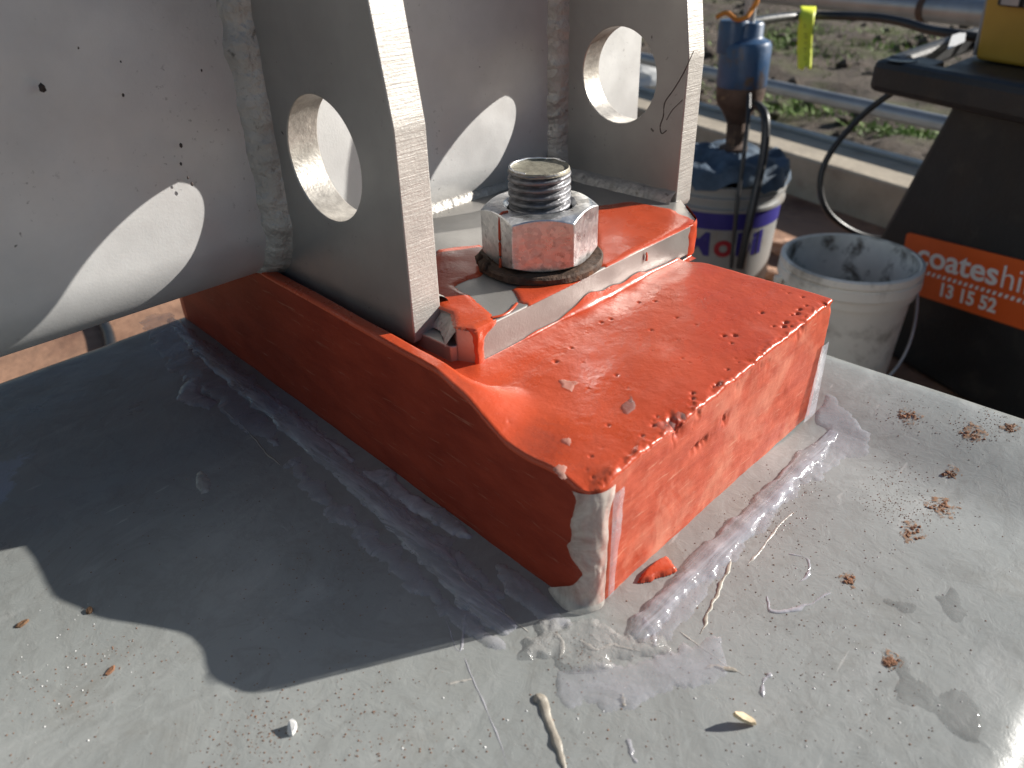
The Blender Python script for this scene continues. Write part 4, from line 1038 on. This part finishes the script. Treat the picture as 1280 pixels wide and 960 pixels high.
# yellow tag
tg = thing('warning_tag', 'fluorescent yellow tape strip hanging from the air hose', 'tag')
def tagp(x, y, dr=0.0): return along(x, y, 2.128 + dr)
vs = []; rowsT = [(8, 1000, 1020, 0.03), (16, 1001, 1019, 0.0), (20, 999, 1018, -0.004), (26, 999, 1017.5, -0.006), (36, 997.5, 1016, -0.006), (48, 997, 1015, -0.002), (60, 996.5, 1014.5, 0.0), (72, 997, 1014.5, -0.003), (82, 997, 1014, -0.006), (86, 997.5, 1013.5, -0.008)]
for y, xa, xb, dr in rowsT:
    for k in range(7):
        t = k / 6; yy = y + (2.0 if (y > 84 and k in (2, 3)) else 0) - (4 if (y > 84 and k in (3, 4)) else 0); vs.append(tagp(xa + (xb - xa) * t, yy + 0.8 * t, dr - 0.004 * math.sin(math.pi * t)))
o = new_mesh('strip', vs, grid_faces(7, len(rowsT)), M['tag'], tg); m_ = o.modifiers.new('thick', 'SOLIDIFY'); m_.thickness = 0.0012
vs = []; fs = []
for y in (30, 33, 42, 46, 53, 60, 64, 70, 73):
    for _ in range(2):
        x = 1005.5 + random.uniform(-1.5, 1.5); n = len(vs); h = random.uniform(0.6, 1.4); a = random.uniform(1.2, 2.4)
        vs += [tagp(x, y, -0.0145), tagp(x + a, y + 0.2, -0.0145), tagp(x + a, y + h, -0.0145), tagp(x, y + h, -0.0145)]; fs.append((n, n + 1, n + 2, n + 3))
o = new_mesh('print', vs, fs, M['ink'], tg, smooth=False); m_ = o.modifiers.new('thick', 'SOLIDIFY'); m_.thickness = 0.0004
q = tagp(1008, 20); settle(tg, q)

# ------------------------------------------------------------------ black stand with tray and sign
sd = Vector((-0.42, -0.907, 0)).normalized(); sn = Vector((sd.y, -sd.x, 0))         # sd: to the right in view, sn: towards the camera
if sn.dot(CP) < sn.dot(Vector((1.3, 0.2, 0))): sn = -sn
TL = Vector((1.33, 0.267, -0.02)); BL = Vector((1.385, 0.415, FLOOR + 0.004))
TR = TL + sd * 0.62; BR = BL + sd * 0.92
BL = Vector((BL.x, BL.y, BL.z)); 
dp = -sn * 0.5
st = thing('work_stand', 'black plastic work stand with tray top and orange hire sign', 'stand')
body = loft('body', [[BL, BR, BR + dp * 1.2, BL + dp * 1.2], [TL, TR, TR + dp * 0.9, TL + dp * 0.9]], M['blackplastic'], st, 0.012)
# tray: rim frame with recess
A = at(1092, 74, 0.03); Bq = at(1280, 108, 0.03); Cq = at(1206, 36, 0.03)
fd = (Bq - A).normalized(); ld = (Cq - A).normalized()
Bx = A + fd * 0.72; Cx = A + ld * 0.52; Dx = Bx + ld * 0.52
def tp(s, t, z): q = A + fd * s + ld * t; return Vector((q.x, q.y, z))
def frame_ring(s0, t0, s1, t1, z): return [tp(s0, t0, z), tp(s1, t0, z), tp(s1, t1, z), tp(s0, t1, z)]
def bar(name, s0, t0, s1, t1, z0, z1, parent, bev=0.006, mat='blackplastic'):
    return loft(name, [frame_ring(s0, t0, s1, t1, z0), frame_ring(s0, t0, s1, t1, z1)], M[mat], parent, bev)
bar('tray_front_rail', 0, 0, 0.72, 0.05, -0.024, 0.030, st, 0.012)
bar('tray_side_rail', 0, 0.0505, 0.035, 0.52, -0.012, 0.030, st, 0.01)
bar('tray_back_rail', 0.0355, 0.48, 0.72, 0.52, -0.012, 0.030, st, 0.008)
bar('tray_deck', 0.10, 0.0505, 0.72, 0.4795, -0.014, 0.014, st, 0.003)
bar('tray_rib', 0.0355, 0.0505, 0.0995, 0.13, -0.014, 0.024, st, 0.006)
# cup recess in the corner
cc = tp(0.05, 0.03, 0.0305); o = lathe('cup_recess', [(0.0255, 0.0), (0.024, 0.0012), (0.022, 0.0004), (0.0, -0.0002)], (cc.x, cc.y, cc.z), M['rubber'], st, 28)
c0 = at(1175, 62, 0.0)
# sign on the front face
fn = (TR - TL).cross(BL - TL).normalized()
if fn.dot(CP - TL) < 0: fn = -fn
def onface(px, py, lift=0.003):
    d = ray(px, py); t = (TL + fn * lift - CP).dot(fn) / d.dot(fn); return CP + d * t
S0 = onface(1134, 290); S1 = onface(1127, 362); Sr = onface(1280, 326)
U = (Sr - S0); U = (U - fn * U.dot(fn)).normalized(); V = fn.cross(U).normalized()
if V.z < 0: V = -V
hS = (S0 - S1).dot(V); 
def sp(u, v, l=0.0): return S0 + U * u - V * v + fn * l
rc = 0.008; WS = 0.42
outl = []
for cx, cy, a0 in ((rc, rc, 90), (WS - rc, rc, 0), (WS - rc, hS - rc, -90), (rc, hS - rc, -180)):
    for k in range(6):
        a = math.radians((a0 + 90) - 90 * k / 5); outl.append((cx + rc * math.cos(a), cy - rc * math.sin(a)))
sg = loft('hire_sign', [[sp(u, v, -0.002) for u, v in outl], [sp(u, v, 0.0015) for u, v in outl]], M['orange'], st)
k = hS / 0.11
fr = lambda u, v: (sp(u, v, 0.002), U, V, fn)
def uof(px, py): return (onface(px, py) - S0).dot(U)
u_a, u_b, u_c = uof(1148, 318), uof(1249, 345), uof(1254, 346)
def fit(o, O, U_, u0_, u1_):               # stretch lettering between two places on the sign
    us_ = [(v.co - O).dot(U_) for v in o.data.vertices]; a_, b_ = min(us_), max(us_); f_ = (u1_ - u0_) / (b_ - a_)
    for v, q in zip(o.data.vertices, us_): v.co += U_ * (u0_ + (q - a_) * f_ - q)
fit(text_mesh('lettering', 'coates', 0.056 * k, M['print_white'], sg, fr(0, 0.051 * k), 0.0011 * k, 0.0004), sp(0, 0), U, u_a, u_b)
fit(text_mesh('lettering', 'hire', 0.056 * k, M['print_white'], sg, fr(0, 0.052 * k), -0.0003, 0.0004), sp(0, 0), U, u_c, u_c + (u_b - u_a) * 0.52)
fit(text_mesh('lettering', '13 15 52', 0.034 * k, M['print_white'], sg, fr(0, 0.097 * k), 0.0010 * k, 0.0004), sp(0, 0), U, uof(1176, 368), uof(1246, 385))
for i in range(30):
    u = u_a + (0.004 + i * 0.0112) * k; n_ = [sp(u, 0.0675 * k, 0.0017), sp(u + 0.0056 * k, 0.0675 * k, 0.0017), sp(u + 0.0085 * k, 0.0605 * k, 0.0017), sp(u + 0.0029 * k, 0.0605 * k, 0.0017)]
    if u < WS - 0.02: loft('stripe', [n_, [q + fn * 0.0006 for q in n_]], M['print_white'], sg)
settle(st, ((TL + TR).x / 2, (TL + TR).y / 2, FLOOR))
for c in sg.children: c.matrix_parent_inverse = Matrix.Translation(-Vector(st.location)) if False else c.matrix_parent_inverse
# clear plastic wedge in the tray corner
o = loft('clear_offcut', [[at(1184, 62, 0.032), at(1206, 52, 0.032), at(1208, 38, 0.032), at(1190, 44, 0.032)], [at(1184, 62, 0.036), at(1206, 52, 0.036), at(1208, 38, 0.036), at(1190, 44, 0.036)]], M['white']); tag(o, 'pale scrap of plastic wedged at the back of the tray', 'scrap')

# yellow case
yc = thing('tool_case', 'yellow plastic tool case with black latches on the tray', 'case')
Y0 = at(1218, 74, 0.016); yd = sd; yn = -sn
def yp(u, d, z): q = Y0 + yd * u + yn * d; return Vector((q.x, q.y, 0.016 + z))
loft('shell', [[yp(0.0, 0, 0), yp(0.36, 0, 0), yp(0.36, 0.15, 0), yp(0.0, 0.15, 0)], [yp(-0.008, -0.004, 0.115), yp(0.37, -0.004, 0.115), yp(0.37, 0.155, 0.115), yp(-0.008, 0.155, 0.115)]], M['yellow'], yc, 0.006)
loft('lid', [[yp(-0.012, -0.008, 0.118), yp(0.374, -0.008, 0.118), yp(0.374, 0.159, 0.118), yp(-0.012, 0.159, 0.118)], [yp(-0.008, -0.004, 0.2), yp(0.37, -0.004, 0.2), yp(0.37, 0.155, 0.2), yp(-0.008, 0.155, 0.2)]], M['blackplastic'], yc, 0.006)
loft('end_panel', [[yp(-0.016, 0.01, 0.004), yp(-0.0095, 0.01, 0.004), yp(-0.0095, 0.14, 0.004), yp(-0.016, 0.14, 0.004)], [yp(-0.02, 0.01, 0.11), yp(-0.0125, 0.01, 0.11), yp(-0.0125, 0.14, 0.11), yp(-0.02, 0.14, 0.11)]], M['greyplastic'], yc, 0.002)
for u in (0.03, 0.22):
    lt = loft('latch', [[yp(u, -0.020, 0.092), yp(u + 0.13, -0.020, 0.092), yp(u + 0.13, -0.0045, 0.092), yp(u, -0.0045, 0.092)], [yp(u, -0.022, 0.17), yp(u + 0.13, -0.022, 0.17), yp(u + 0.13, -0.0085, 0.17), yp(u, -0.0085, 0.17)]], M['blackplastic'], yc, 0.004)
    for uu in (0.012, 0.058):
        loft('latch_clip', [[yp(u + uu, -0.0245, 0.095), yp(u + uu + 0.034, -0.0245, 0.095), yp(u + uu + 0.034, -0.0215, 0.095), yp(u + uu, -0.0215, 0.095)], [yp(u + uu, -0.0255, 0.108), yp(u + uu + 0.034, -0.0255, 0.108), yp(u + uu + 0.034, -0.0222, 0.108), yp(u + uu, -0.0222, 0.108)]], M['galv'], lt)
settle(yc, yp(0.18, 0.07, 0))

# ------------------------------------------------------------------ small things on the floor
def rubble(px, py, r, label, mat='peach', sq=0.5, name='rubble_piece', n=5):
    c = at(px, py, FLOOR + r * sq * 0.5); v_ = []; f_ = []
    bm = bmesh.new(); bmesh.ops.create_icosphere(bm, subdivisions=3, radius=1)
    for v in bm.verts:
        k = 1 + 0.5 * fbm(v.co.x, v.co.y, v.co.z + px * 0.1, 1.1, 3)
        v.co = Vector((c.x + v.co.x * r * k, c.y + v.co.y * r * 1.3 * k, c.z + v.co.z * r * sq * k))
    o = from_bm(name, bm, M[mat]); tag(o, label, 'rubble'); return o
rubble(1000, 312, 0.055, 'pinkish crumpled rubble lump beside the grey pail')
rubble(978, 345, 0.035, 'smaller pinkish rubble lump partly hidden behind the red pad')
rubble(800, 108, 0.11, 'white bulging sack seen through the hole of the far lug', 'sack', 0.8, 'sack')
o = tube('dark_hose', [at(140, 440, FLOOR + 0.01), at(136, 418, FLOOR + 0.01), at(130, 404, FLOOR + 0.01), at(122, 385, FLOOR + 0.01)], 0.012, M['rubber']); tag(o, 'short dark hose crossing the sunlit floor behind the beam', 'hose')
o = tube('floor_cable', [at(1110, 436, FLOOR + 0.01), at(1170, 458, FLOOR + 0.01), at(1225, 485, FLOOR + 0.01), at(1290, 512, FLOOR + 0.01)], 0.011, M['rubber']); tag(o, 'dark cable lying on the floor in front of the stand', 'cable')
